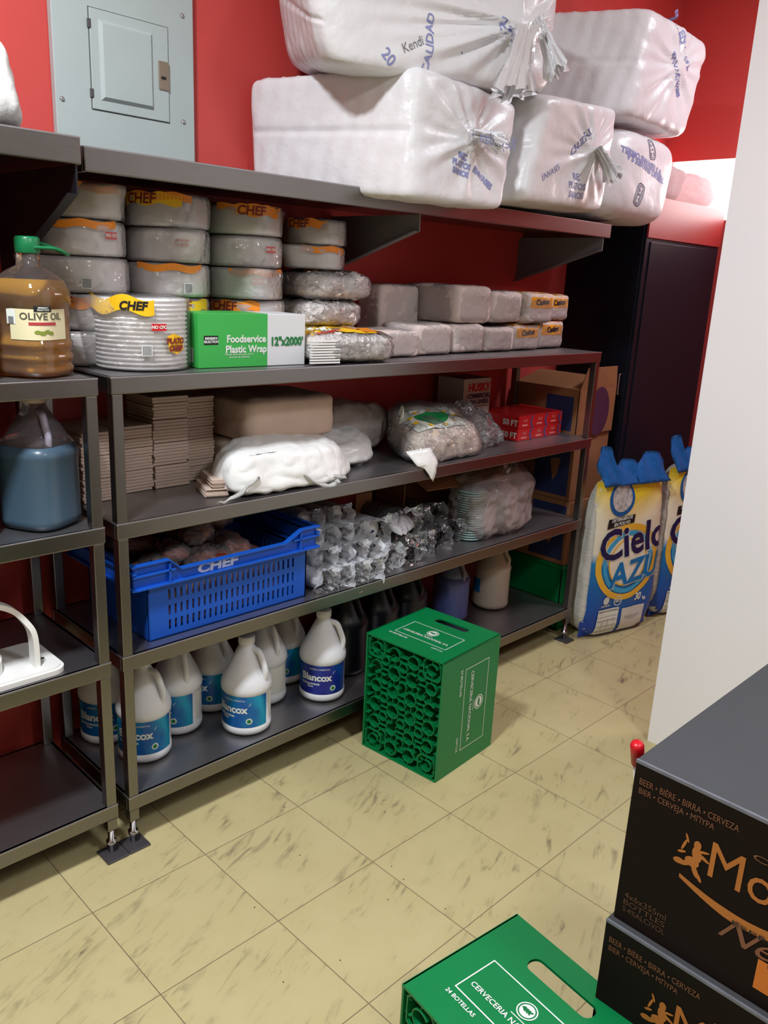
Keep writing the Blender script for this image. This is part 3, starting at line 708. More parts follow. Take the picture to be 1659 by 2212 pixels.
# green box of plastic wrap
def wrapbox():
    a = Vector((.655, .068, 0)); c = Vector((.975, .050, 0)); d = (c - a).normalized(); ang = math.atan2(d.y, d.x)
    t = thing('plastic_wrap_box', 'green and white box of foodservice plastic wrap beside the large plate pack', 'box', (a.x, a.y, HA + .001), ang)
    L_ = (c - a).length; g = L_ * .625; H_ = .132; D = .125
    GB = mat('bright_green_carton', (60, 172, 78), .45, var=.02); WB = mat('white_carton', (216, 218, 222), .5, var=.02)
    obj('carton', bx(BM(), 0, L_, 0, D, 0, H_, .0015), WB, t, local=True)
    gb = BM(); bx(gb, -.0006, g, -.0006, D + .0006, -.0, H_ + .0006, .0012); obj('green_sleeve', gb, GB, t, local=True)
    M = WM[t]; u = M.to_3x3() @ X; o = lambda x, z, y=-.0006: M @ Vector((x, y, z))
    text('printed_text', 'Foodservice\nPlastic Wrap', .0255, o(.136, .057), u, Z, PRWHITE, t, bold=.0008, wide=.93)
    text('printed_text', 'Pelicula adherente para uso en\nservicios de alimentos', .0068, o(.115, .029), u, Z, PRWHITE, t)
    patch('printed_badge', grid2(.040, .022, 1, 1), o(.034, .068), u, Z, PRBLACK, t)
    text('printed_text', "MEMBER'S\nSELECTION", .0080, o(.034, .068), u, Z, PRWHITE, t, off=.0016, bold=.0003)
    text('printed_text', "12\"x2000'", .030, o((g + L_) / 2, .062), u, Z, PRGREEN, t, bold=.0012, wide=.86)
    text('printed_text', "Foodservice\nPlastic Wrap", .001, o(.05, .02, D), u, Z, PRWHITE, t) if False else None
    v = M.to_3x3() @ -Y
    patch('barcode_label', grid2(.03, .036, 1, 1), M @ Vector((-.0006, .04, .03)), v, Z, mat('pale_print', (214, 214, 214), .5), t)
    bb = BM()
    for i in range(8): place2d([q + Vector((-.011 + i * .0031, 0, 0)) for q in grid2(.0016, .028, 1, 1)[0]], [(0, 1, 3, 2)], M @ Vector((-.0006, .04, .03)), v, Z, off=.0014, bm=bb)
    obj('barcode', bb, PRGREY, t)
wrapbox()

# napkin blocks on the right of the top shelf
NAP = mat('white_napkin_stack', (220, 204, 200), .7, var=.04, scale=18, bump=.2, bscale=40)
def napkin(label, x0, x1, y0, y1, z0, z1, seed, casino=False, rz=0., group='wrapped napkin packs on the rack top'):
    z0, z1 = ZA + (z0 - ZA) * 1.13, ZA + (z1 - ZA) * 1.13; c8 = box8(x0, x1, y0, y1, z0, z1, rz); t, o = soft('napkin_pack', label, 'napkins', c8, NAP, 11, 16, .004, 14, seed, group, ('napkins',))
    if casino:
        tg = bvh(o); n = 10
        patch('yellow_band', grid2(x1 - x0 - .006, (z1 - z0) * .46, n, 4), ((x0 + x1) / 2, y0, z1 - (z1 - z0) * .27), X, Z, mat('casino_yellow', (250, 168, 6), .35, var=.05), t, tg, .0012)
        patch('yellow_top', grid2(x1 - x0 - .006, (y1 - y0) * .5, n, 4), ((x0 + x1) / 2, y0 + (y1 - y0) * .28, z1), X, Y, mat('casino_yellow', (246, 178, 20), .35), t, tg, .0012)
        text('printed_text', 'Casino', .028, ((x0 + x1) / 2, y0, z1 - (z1 - z0) * .30), (1, 0, .08), (-.08, 0, 1), PRBLACK, t, tg, .0026, bold=.0012)
    c = sum(c8, Vector()) / 8
    obj('wrapper', sack([c + (Vector(q) - c) * 1.035 for q in c8], 7, 14, .003, 18, seed + 9), FILM, t, True)
ZA = HA + .001
napkin('white napkin pack behind the cutlery bag marked 500', 1.30, 1.485, .10, .27, ZA, ZA + .072, 1)
napkin('white napkin pack on the shelf just right of the cutlery bag marked 500', 1.49, 1.665, .12, .29, ZA, ZA + .085, 2)
napkin('long pale napkin block, bottom middle of the right-hand pile', 1.68, 1.85, .13, .40, ZA, ZA + .085, 3)
napkin('long pale napkin block, upper middle of the right-hand pile', 1.70, 1.89, .14, .41, ZA + .088, ZA + .198, 4)
napkin('pale napkin block at the left rear of the right-hand pile', 1.50, 1.69, .30, .42, ZA, ZA + .19, 5)
napkin('pale napkin pack lying low beside the lower yellow pack', 1.86, 2.03, .135, .37, ZA, ZA + .075, 6)
napkin('plain pale napkin pack beside the upper yellow-banded packs', 1.895, 2.075, .145, .38, ZA + .090, ZA + .185, 7)
napkin('napkin pack with a printed yellow band, lower left of four', 2.035, 2.205, .145, .38, ZA, ZA + .082, 8, True)
napkin('napkin pack with a printed yellow band, upper left of four', 2.08, 2.25, .125, .38, ZA + .088, ZA + .185, 9, True)
napkin('napkin pack with a printed yellow band, lower right of four', 2.22, 2.395, .165, .38, ZA, ZA + .093, 10, True)
napkin('napkin pack with a printed yellow band, upper right of four', 2.26, 2.41, .165, .38, ZA + .096, ZA + .180, 11, True)

# ================================================================== OLIVE OIL
OIL = mat('olive_oil', (206, 146, 8), .06, var=.04, trans=.6, ior=1.33, spec=.6)
PET = film('clear_bottle_plastic', body=.04, gloss=.5, bscale=8, bump=.1, rough=.03)
def big_bottle(x, y, z, dark=False):
    lab = 'large clear bottle of golden olive oil with a green cap' if not dark else 'dark bottle with a white label at the left edge beside the olive oil'
    t = thing('oil_bottle', lab, 'bottle', (x, y, z), .55)
    h = [(.055, .0), (.068, .004), (.071, .018), (.066, .026), (.071, .036), (.071, .044), (.066, .052), (.071, .062), (.071, .072), (.0665, .078), (.0665, .142), (.071, .150), (.070, .175), (.060, .198), (.040, .215), (.022, .226), (.020, .250), (.020, .268)]
    if dark:
        obj('bottle_body', lathe(h, 48, 3.2), mat('dark_bottle_glass', (24, 16, 14), .12, coat=.5), t, True, True)
    else:
        oil = [(r * .975, zz + .001) for r, zz in h if zz <= .199]
        obj('oil', lathe(oil, 48, 3.2), OIL, t, True, True, label='golden oil inside')
        obj('bottle_body', lathe(h, 48, 3.2), PET, t, True, True)
    G = mat('green_cap_plastic', (20, 110, 66), .3) if not dark else PRBLACK
    c = obj('cap', lathe([(.024, .250), (.025, .252), (.025, .280), (.022, .284)], 32), G, t, True, True)
    hb = BM()
    if not dark:
        tube(hb, spline([(.0, .02, .262), (.03, .02, .272), (.075, .012, .255), (.078, -.004, .252), (.05, -.02, .262), (0, -.02, .262)], 6), .004, 8)
        M = Matrix.Rotation(-.75, 4, 'Z'); xf(hb, M); obj('carry_strap', hb, G, t, True, True)
    va = math.atan2(CAM.y - y, CAM.x - x) - .55
    def sqmap(R, z0, a0):
        def f(q):
            a = a0 + q[0] / R; co, si = math.cos(a), math.sin(a); s = (abs(co) ** 3.2 + abs(si) ** 3.2) ** (1 / 3.2)
            return Vector((co * R / s, si * R / s, z0 + q[1]))
        return f
    CR = mat('cream_label_paper', (224, 216, 178), .5, var=.02) if not dark else mat('white_label_paper', (225, 225, 220), .5)
    fg = grid2(.125 if not dark else .17, .062, 26, 1); obj('label', place2d(fg[0], fg[1], (0, 0, 0), X, Z, fn=sqmap(.0675, .110, va + .25)), CR, t, False, True)
    if dark: return
    for s_, sz, zz, mm in (('OLIVE OIL', .0195, .126, mat('grey_green_print', (84, 84, 70), .5)), ('5 L', .001, .1, PRGREY)):
        if sz < .005: continue
        vs, fs = glyphs(s_, sz, .0004); obj('label_text', place2d(vs, fs, (0, 0, 0), X, Z, fn=sqmap(.0682, zz, va + .30)), mm, t, False, True)
    fg = grid2(.034, .012, 6, 1); obj('label_badge', place2d(fg[0], fg[1], (0, 0, 0), X, Z, fn=sqmap(.0682, .142, va + .30)), PRBLACK, t, False, True)
    vs, fs = glyphs("MEMBER'S\nSELECTION", .0045, .0001); obj('badge_text', place2d(vs, fs, (0, 0, 0), X, Z, fn=sqmap(.0689, .142, va + .30)), PRWHITE, t, False, True)
    fg = grid2(.054, .006, 8, 1); obj('label_ribbon', place2d(fg[0], fg[1], (0, 0, 0), X, Z, fn=sqmap(.0682, .112, va + .30)), mat('dull_red_print', (176, 60, 66), .5), t, False, True)
    ol = BM()
    for (ox, oy, r) in ((-.012, .095, .005), (-.003, .093, .0055), (.006, .096, .005), (.014, .093, .005)):
        fg = disc2(r, 12, 1.2, .8); place2d([q + Vector((ox, 0, 0)) for q in fg[0]], fg[1], (0, 0, 0), X, Z, bm=ol, fn=sqmap(.0682, oy, va + .30))
    obj('printed_olives', ol, mat('olive_green_print', (128, 144, 58), .5), t, False, True)
    fg = grid2(.02, .03, 3, 1); obj('barcode_label', place2d(fg[0], fg[1], (0, 0, 0), X, Z, fn=sqmap(.0682, .125, va - .62)), PRWHITE, t, False, True)
    fg = grid2(.012, .014, 3, 1); obj('barcode', place2d(fg[0], fg[1], (0, 0, 0), X, Z, fn=sqmap(.0689, .118, va - .62)), PRGREY, t, False, True)
big_bottle(.265, .095, HA + .001)
big_bottle(.095, .080, HA + .001, True)

# ================================================================== JUGS
def jug_handle(zs, zn, rb, rn, th=.009):
    return tube(BM(), spline([(rn * .8, 0, zn), (rn + .022, 0, zn - .004), (rn + .036, 0, zn - .03), (rb * .90, 0, zs + .028), (rb * .86, 0, zs + .004), (rb * .80, 0, zs - .012)], 7), th, 10)
def make_jug(blue=False, dark=False, labelled=True, darklabel=False, a_label=0.):
    t = thing('bleach_jug' if labelled else 'jug', '', 'jug', (0, 0, 0))
    R_ = .073
    prof = [(.062, 0), (.069, .004), (.0725, .012), (.0725, .026), (.0705, .028), (.0705, .128), (.0735, .132), (.0745, .142), (.0735, .152), (.068, .168), (.052, .200), (.036, .232), (.0245, .256), (.021, .262), (.021, .272)]
    obj('jug_body', lathe(prof, 48), JUGW, t, True, True)
    obj('handle', jug_handle(.165, .252, .073, .021), JUGW, t, True, True)
    obj('cap', lathe([(.0235, .268), (.024, .270), (.024, .288), (.022, .291)], 32), JUGW, t, True, True)
    if labelled:
        lm = LAB_D if darklabel else LAB_C
        fg = grid2(.205, .098, 30, 1); obj('front_label', place2d(fg[0], fg[1], (0, 0, 0), X, Z, fn=cylmap(.0712, .078, a_label)), lm, t, False, True)
        f2 = grid2(.06, .088, 8, 1); obj('back_label', place2d(f2[0], f2[1], (0, 0, 0), X, Z, fn=cylmap(.0712, .080, a_label + 2.05)), mat('white_label_paper', (225, 225, 220), .5), t, False, True)
        vs, fs = glyphs('Blancox', .032, .0011); w_ = max(v.x for v in vs) - min(v.x for v in vs)
        obj('label_name', place2d([v * 1 + Vector((-.012, 0, 0)) for v in vs], fs, (0, 0, 0), X, Z, fn=cylmap(.0719, .086, a_label)), PRWHITE, t, False, True)
        xs = w_ / 2 - .012; bb = BM()
        for pts in ([(xs - .016, -.006), (xs - .011, -.008), (xs + .014, .026), (xs + .010, .023)],):
            place2d(*poly2(pts), (0, 0, 0), X, Z, bm=bb, fn=cylmap(.0722, .084, a_label))
        obj('label_check', bb, PRWHITE, t, False, True)
        vs, fs = glyphs('LIMPIEZA AMBIENTAL', .007); obj('label_slogan', place2d(vs, fs, (0, 0, 0), X, Z, fn=cylmap(.0719, .115, a_label)), PRWHITE, t, False, True)
        vs, fs = glyphs('BLANQUEADOR\nCloro', .0085, .0003); obj('label_text', place2d([v + Vector((-.03, 0, 0)) for v in vs], fs, (0, 0, 0), X, Z, fn=cylmap(.0719, .060, a_label)), PRWHITE, t, False, True)
        d = disc2(.0095); obj('label_seal', place2d([v + Vector((.045, 0, 0)) for v in d[0]], d[1], (0, 0, 0), X, Z, fn=cylmap(.0719, .050, a_label)), PRWHITE, t, False, True)
        d = disc2(.006); obj('seal_centre', place2d([v + Vector((.045, 0, 0)) for v in d[0]], d[1], (0, 0, 0), X, Z, fn=cylmap(.0724, .050, a_label)), PRGREEN, t, False, True)
    return t
def label_mat(name, c0, c1):
    m = bpy.data.materials.new(name); m.use_nodes = True; nt = m.node_tree; N = nt.nodes; L = nt.links; b = N['Principled BSDF']
    tc = N.new('ShaderNodeTexCoord'); wv = N.new('ShaderNodeTexWave'); wv.inputs['Scale'].default_value = 5; wv.inputs['Distortion'].default_value = 4; wv.inputs['Detail Scale'].default_value = 2
    L.new(tc.outputs['Object'], wv.inputs['Vector']); mx = N.new('ShaderNodeMix'); mx.data_type = 'RGBA'; mx.inputs['A'].default_value = lin(c0) + (1,); mx.inputs['B'].default_value = lin(c1) + (1,)
    L.new(wv.outputs['Fac'], mx.inputs['Factor']); L.new(mx.outputs['Result'], b.inputs['Base Color']); b.inputs['Roughness'].default_value = .35; return m
LAB_C = label_mat('teal_blue_label', (0, 84, 160), (0, 150, 190)); LAB_D = label_mat('navy_blue_label', (16, 26, 130), (6, 72, 150))
j0 = make_jug(); j1 = make_jug(darklabel=True)
ZD = HD + .001
HD_R = -.25   # handle turned to the right-front
def va_at(x, y): return math.atan2(CAM.y - y, CAM.x - x)
# (x, y, label facing offset, handle offset from the view)  -- the label sits at angle 0, the handle at angle 0 of its own mesh
def orient(root, a):   # turns only the handle, by rotating its mesh copy
    pass
jugs = [(.825, .105, .52, .95, False, 'white bleach jug standing foremost on the bottom shelf, midway along the row'),
        (1.125, .112, .12, 1.25, True, 'white bleach jug with a navy label, front right beside the green crate'),
        (.672, .238, .78, .45, False, 'white bleach jug behind and left of the foremost jug, its handle facing out'),
        (.820, .285, .70, .8, False, 'white bleach jug in the back row, half hidden behind the foremost jug'),
        (.968, .215, 1.3, .7, False, 'white bleach jug close behind the right side of the foremost jug'),
        (1.100, .285, .45, .8, False, 'white bleach jug in the back row behind the navy-labelled jug'),
        (.530, .172, .25, .9, False, 'white bleach jug behind the front left leg of the long rack'),
        (.495, .325, .3, .9, False, 'white bleach jug at the left rear of the long rack, seen through the rack gap')]
HMESH = {}
for i, (x, y, lo, ho, dk, lab) in enumerate(jugs):
    src = j1 if dk else j0
    va = va_at(x, y); rz = va - lo * 1.0
    if i == 0: r = j0; r.location = (x, y, ZD); r.rotation_euler = (0, 0, rz); r['label'] = lab; r['group'] = 'white bleach jugs on the bottom shelf'
    elif i == 1: r = j1; r.location = (x, y, ZD); r.rotation_euler = (0, 0, rz); r['label'] = lab; r['group'] = 'white bleach jugs on the bottom shelf'
    else: r = dup(src, (x, y, ZD), rz, lab, 'white bleach jugs on the bottom shelf')
    for c in kids(r):
        if c.name.startswith('handle'): c.rotation_euler = (0, 0, va + ho - rz)
# plain jugs at the right of the bottom shelf
def plain_jug(label, x, y, z, m, capm, ho, rz=0., sq=2., s=1., liquid=None, group=None, extra=None):
    t = thing('jug', label, 'jug', (x, y, z), rz, group); R_ = .073
    prof = [(.06, 0), (.068, .004), (.0725, .014), (.0725, .022), (.0715, .026), (.0715, .150), (.0735, .158), (.0735, .166), (.066, .182), (.050, .208), (.034, .236), (.0225, .256), (.0205, .262), (.0205, .274)]
    prof = [(r * s, q * s) for r, q in prof]
    if liquid:
        obj('liquid', lathe([q for q in prof if q[1] < .20 * s], 44, sq), liquid, t, True, True)
        obj('jug_body', lathe([(r * 1.002, q) for r, q in prof if q >= .18 * s], 44, sq), m, t, True, True)
    else: obj('jug_body', lathe(prof, 44, sq), m, t, True, True)
    h = jug_handle(.175 * s, .250 * s, .0735 * s, .0205 * s, .008); xf(h, Matrix.Rotation(va_at(x, y) + ho - rz, 4, 'Z')); obj('handle', h, m if not liquid else mat('lilac_grey_plastic', (150, 145, 165), .4), t, True, True)
    obj('cap', lathe([(.0235 * s, .268 * s), (.025 * s, .270 * s), (.025 * s, .290 * s), (.022 * s, .293 * s)], 32), capm, t, True, True)
    return t
DARKJ = mat('dark_navy_plastic', (12, 15, 26), .35)
for (x, y, lab) in ((1.30, .20, 'dark navy jug, nearest the navy-labelled bleach jug'), (1.47, .22, 'dark navy jug, middle of the three dark jugs behind the green crate'), (1.64, .24, 'dark navy jug, farthest right of the three dark jugs')):
    plain_jug(lab, x, y, ZD, DARKJ, DARKJ, .9, group='dark jugs on the bottom shelf', s=1.08)
plain_jug('pale blue jug of purple-blue liquid behind the green crate, cap off-white', 1.93, .265, ZD, film('violet_tinted_plastic', (150, 160, 210), body=.55, gloss=.5, bscale=10, bump=.1), JUGW, .8, liquid=mat('violet_blue_liquid', (92, 104, 170), .2))
t = plain_jug('plain milky white jug at the right end of the bottom shelf', 2.165, .245, ZD, mat('milky_beige_plastic', (196, 184, 172), .45), JUGW, 1.2, s=1.05)
fg = grid2(.05, .06, 8, 1); obj('label', place2d(fg[0], fg[1], (0, 0, 0), X, Z, fn=cylmap(.0762, .10, va_at(2.165, .245) - .95)), PRBLUE, t, False, True)
# blue jugs on the left rack
BLUEL = mat('slate_blue_liquid', (66, 88, 106), .32, var=.05, scale=5)
CLG = film('greyish_clear_plastic', (150, 140, 150), body=.35, gloss=.4, bscale=8, bump=.15)
plain_jug('slate blue jug with an off-white cap, right one of the pair on the left rack', .262, .108, HB + .001, CLG, mat('pinkish_cap_plastic', (206, 184, 178), .45), .35, .5, 3.4, 1.03, BLUEL, 'slate blue jugs on the left rack')
plain_jug('slate blue jug cut off by the photo edge, left one of the pair', .082, .118, HB + .001, CLG, mat('pinkish_cap_plastic', (206, 184, 178), .45), .35, .5, 3.4, 1.03, BLUEL, 'slate blue jugs on the left rack')

# ================================================================== SHELF B (second from top)
ZB = HB + .001
def paper_stack(label, x0, x1, y0, y1, z0, z1, seed, m=BEIGE, rz=0.):
    t = thing('napkin_bundle', label, 'napkins', ((x0 + x1) / 2, (y0 + y1) / 2, z0), 0, 'beige napkin bundles on the second shelf')
    b = BM(); n = 7
    for i in range(n):
        za = z0 + (z1 - z0) * i / n; zb = z0 + (z1 - z0) * (i + .93) / n; j = .0025
        bx(b, x0 + rnd.uniform(-j, j), x1 + rnd.uniform(-j, j), y0 + rnd.uniform(-j, j), y1 + rnd.uniform(-j, j), za, zb, .0015)
    rotz(b, ((x0 + x1) / 2, (y0 + y1) / 2, 0), rz); obj('napkins', b, m, t)
    return t
hn = .058
r4 = ['bottom', 'second', 'third', 'top', 'fifth']
for k in range(3): paper_stack('beige napkin bundle, %s in the pile nearest the left end of the long rack' % ('bottom', 'middle', 'top')[k], .405, .500, .20, .38, ZB + k * (hn + .001), ZB + k * (hn + .001) + hn, 1)
for k in range(3): paper_stack('beige napkin bundle, %s in the pile just right of the front left rack leg' % ('bottom', 'middle', 'top')[k], .507, .615, .235, .385, ZB + k * (hn + .001), ZB + k * (hn + .001) + hn, 2, rz=.02)
for k in range(4): paper_stack('beige napkin bundle, %s in the tallest left pile' % ('bottom', 'second', 'third', 'top')[k], .622, .725, .235, .385, ZB + k * (hn + .004), ZB + k * (hn + .004) + hn + .002, 3, rz=-.02)
for k in range(4): paper_stack('beige napkin bundle, %s in the rear pile beside the big wrapped bundle' % ('bottom', 'second', 'third', 'top')[k], .735, .822, .262, .39, ZB + k * (hn + .001), ZB + k * (hn + .001) + hn, 4, TAN if k == 1 else BEIGE, rz=.03)
def bundle(label, c8, seed, m=BEIGE):
    t, o = soft('paper_bundle', label, 'bundle', c8, m, 9, 20, .006, 9, seed, 'big paper-wrapped bundles', ('paper_wrap',)); return t
bundle('big beige paper-wrapped bundle, lower one behind the white carrier bag', box8(.845, 1.175, .17, .39, ZB, ZB + .105), 1, TAN)
bundle('big beige paper-wrapped bundle, upper one under the rack top', box8(.86, 1.19, .15, .39, ZB + .107, ZB + .232), 2, TAN)
# white carrier bag with handles, tan packets peeping out at its left
def carrier():
    t = thing('carrier_bag', 'crumpled white plastic carrier bag with handles at the front of the second shelf', 'bag', (.86, .10, ZB))
    c = [at(520, 1082, 'y', .002), at(755, 1048, 'y', .002), at(775, 1000, 'y', .17), at(430, 1040, 'y', .17), at(500, 985, 'y', .04), at(725, 955, 'y', .05), at(705, 930, 'y', .165), at(480, 942, 'y', .165)]
    for q in c[:4]: q.z = ZB
    b = sack(c, 5.0, 40, .013, 9, 11)
    obj('bag_body', b, BAGW, t, True)
    def strip(pts, w, name='bag_handle'):
        sp = spline(pts, 7); b = BM(); prev = None; k = len(sp)
        for i, p in enumerate(sp):
            d = (sp[min(i + 1, k - 1)] - sp[max(i - 1, 0)]).normalized(); s = Vector((-d.y, d.x, 0)); s = s.normalized() if s.length > .01 else X
            ww = w * (.6 + .4 * math.sin(i * .7)) ; q = [b.verts.new(p + s * ww + Vector((0, 0, .004))), b.verts.new(p + Vector((0, 0, .008 + .003 * math.sin(i)))), b.verts.new(p - s * ww)]
            if prev: b.faces.new([prev[0], prev[1], q[1], q[0]]); b.faces.new([prev[1], prev[2], q[2], q[1]])
            prev = q
        bmesh.ops.solidify(b, geom=b.faces[:], thickness=.0012); obj(name, b, BAGW, t, True)
    strip([(.80, .03, ZB + .05), (.76, .01, ZB + .03), (.70, -.002, ZB + .010), (.662, -.004, ZB + .003)], .016)
    strip([(1.0, .03, ZB + .04), (1.06, .01, ZB + .018), (1.10, .01, ZB + .012), (1.06, .03, ZB + .012), (1.0, .04, ZB + .02)], .012)
    strip([(.95, .02, ZB + .04), (1.0, -.004, ZB + .004), (1.05, -.008, ZB + .003), (1.07, .006, ZB + .004)], .013)
carrier()
for k, (x0, y0, z0) in enumerate(((.70, .05, 0), (.715, .045, .024))):
    paper_stack(('tan napkin bundle flat on the shelf poking out of the carrier bag', 'tan napkin bundle lying on another, beside the carrier bag handle')[k], x0, x0 + .06, y0 + .02, y0 + .14, ZB + z0, ZB + z0 + .022, 9, rz=-.35)
# further soft bags
t, o = soft('plastic_bag', 'smooth white plastic bag lying behind the carrier bag', 'bag', [(1.05, .13, ZB), (1.36, .12, ZB), (1.42, .33, ZB), (1.20, .36, ZB), (1.07, .15, ZB + .07), (1.34, .14, ZB + .08), (1.42, .33, ZB + .11), (1.20, .36, ZB + .12)], BAGW, 3.5, 24, .014, 12, 21, None, ('bag_body',))
t, o = soft('plastic_bag', 'greyish folded plastic bag at the rear between the paper bundle and the printed bag', 'bag', box8(1.24, 1.55, .27, .40, ZB, ZB + .17), mat('greyish_bag', (178, 168, 164), .4, bump=.3), 3.5, 20, .016, 12, 22, None, ('bag_body',))
# printed bag of tan goods
c8 = [(1.42, .025, ZB), (1.80, .035, ZB), (1.86, .24, ZB), (1.52, .27, ZB), (1.45, .05, ZB + .085), (1.76, .06, ZB + .10), (1.82, .24, ZB + .165), (1.52, .27, ZB + .18)]
TANC = mat('folded_tan_cartons', (196, 178, 160), .6, var=.10, scale=14, bump=.9, bscale=22)
t, o = soft('printed_bag', 'clear bag of tan goods with a green and yellow print, on the second shelf', 'bag', c8, TANC, 5, 26, .012, 16, 31)
tg = bvh(o); c = sum((Vector(q) for q in c8), Vector()) / 8
nrm = Vector((0, -.55, .83)); uu = X; vv = nrm.cross(X).normalized() * 1
vv = Vector((0, .83, .55))
og = Vector((1.60, .115, ZB + .145))
patch('printed_panel', grid2(.24, .11, 18, 8), og, uu, vv, mat('white_bag_print', (226, 228, 216), .4), t, tg, .006)
fg = ([Vector((v.x * (1 + .2 * math.sin(v.y * 90)), v.y, 0)) for v in disc2(.045, 24, 1.7, .75)[0]], disc2(.045, 24, 1.7, .75)[1])
patch('printed_panel', fg, og + X * .0, uu, vv, mat('leaf_green_print', (36, 150, 84), .45, var=.1), t, tg, .0085)
for i in range(9):
    a = i * 2 * PI / 9; patch('printed_spot', disc2(.0085, 10, 1.3, .7), og + uu * math.cos(a) * .105 + vv * math.sin(a) * .045, uu, vv, PRYEL, t, tg, .0085)
obj('wrapper', sack([c + (Vector(q) - c) * 1.12 for q in c8], 4, 24, .014, 18, 35), FILMC, t, True)
# the loose corner of film hanging over the shelf edge
b = BM(); pts = [(1.37, .03, ZB + .055), (1.47, .015, ZB + .06), (1.485, -.006, ZB + .012), (1.462, -.012, ZB - .045), (1.425, -.006, ZB + .0), (1.395, .0, ZB + .012)]
pts = [Vector(p) for p in pts]; cc = sum(pts, Vector()) / 6 + Vector((0, -.012, 0)); vs_ = [b.verts.new(p) for p in pts]; cv = b.verts.new(cc)
for i in range(6): b.faces.new([vs_[i], vs_[(i + 1) % 6], cv])
bmesh.ops.subdivide_edges(b, edges=b.edges, cuts=3, use_grid_fill=True)
for v_ in b.verts: v_.co.y += nz3(v_.co, 60, 3) * .006
bmesh.ops.solidify(b, geom=b.faces[:], thickness=.001); obj('loose_corner', b, BAGW, t, True)
c8 = [(1.80, .07, ZB), (1.98, .09, ZB), (2.0, .26, ZB), (1.84, .28, ZB), (1.81, .09, ZB + .10), (1.95, .10, ZB + .09), (1.96, .26, ZB + .13), (1.84, .28, ZB + .17)]
t, o = soft('plastic_bag', 'crinkled clear plastic bag between the printed bag and the red cartons', 'bag', c8, FILMC, 3.2, 26, .03, 20, 36, None, ('bag_body',))
# HUSKY box
def husky():
    x0, x1, y0, y1, z0, z1 = 1.915, 2.075, .262, .392, ZB, ZB + .225
    t = thing('liner_box', 'white box of can liners with red heading standing at the rear of the second shelf', 'box', (x0, y0, z0))
    obj('carton', boxb(x0, x1, y0, y1, z0, z1, .0015), mat('offwhite_carton', (196, 186, 184), .55), t)
    text('printed_text', 'HUSKY', .040, ((x0 + x1) / 2 + .01, y0, z1 - .035), X, Z, PRRED, t, bold=.0022)
    text('printed_text', 'COMMERCIAL\nCAN LINERS', .022, ((x0 + x1) / 2 + .01, y0, z1 - .078), X, Z, PRNAVY, t, bold=.0008)
    b = BM()
    for zz in (z1 - .058, z1 - .105): place2d(*grid2(.12, .002, 1, 1), ((x0 + x1) / 2 + .01, y0, zz), X, Z, bm=b)
    obj('printed_lines', b, PRNAVY, t)
husky()
# red cartons 3 x 2
def red_carton(label, x, y, z, sc=1.):
    t = thing('foil_carton', label, 'carton', (x, y, z), 0, 'red cartons wrapped together on the second shelf')
    W_, D_, H_ = .098, .20, .046
    obj('carton', bx(BM(), 0, W_, 0, D_, 0, H_, .001), mat('red_carton', (204, 30, 34), .35, coat=.3), t, local=True)
    f = ([Vector((q[0], q[1], 0)) for q in ((.012, -.023), (.0, -.012), (-.003, 0), (.0, .012), (.012, .023), (.024, .023), (.012, .012), (.009, 0), (.012, -.012), (.024, -.023))], [(0, 1, 8, 9), (1, 2, 7, 8), (2, 3, 6, 7), (3, 4, 5, 6)])
    M = WM[t]
    patch('printed_curve', f, M @ Vector((W_ - .024, 0, H_ / 2)), X, Z, mat('violet_print', (92, 70, 120), .5), t)
    text('printed_text', 'Foil', .018, M @ Vector((.038, 0, H_ * .62)), X, Z, mat('pink_print', (232, 150, 150), .5), t, shear=.3)
    patch('printed_line', grid2(.035, .006, 1, 1), M @ Vector((.038, 0, H_ * .24)), X, Z, mat('pink_print', (232, 150, 150), .5), t)
    text('printed_text', '50 FT', .030, M @ Vector((0, D_ * .2, H_ * .4)), -Y, Z, PRWHITE, t, bold=.001)
for i in range(3):
    for k in range(2):
        red_carton('red carton, %s of the %s pair in the shrink-wrapped block' % (('lower', 'upper')[k], ('left', 'middle', 'right')[i]), 2.075 + i * .101, .115 + i * .004, ZB + k * .0475)

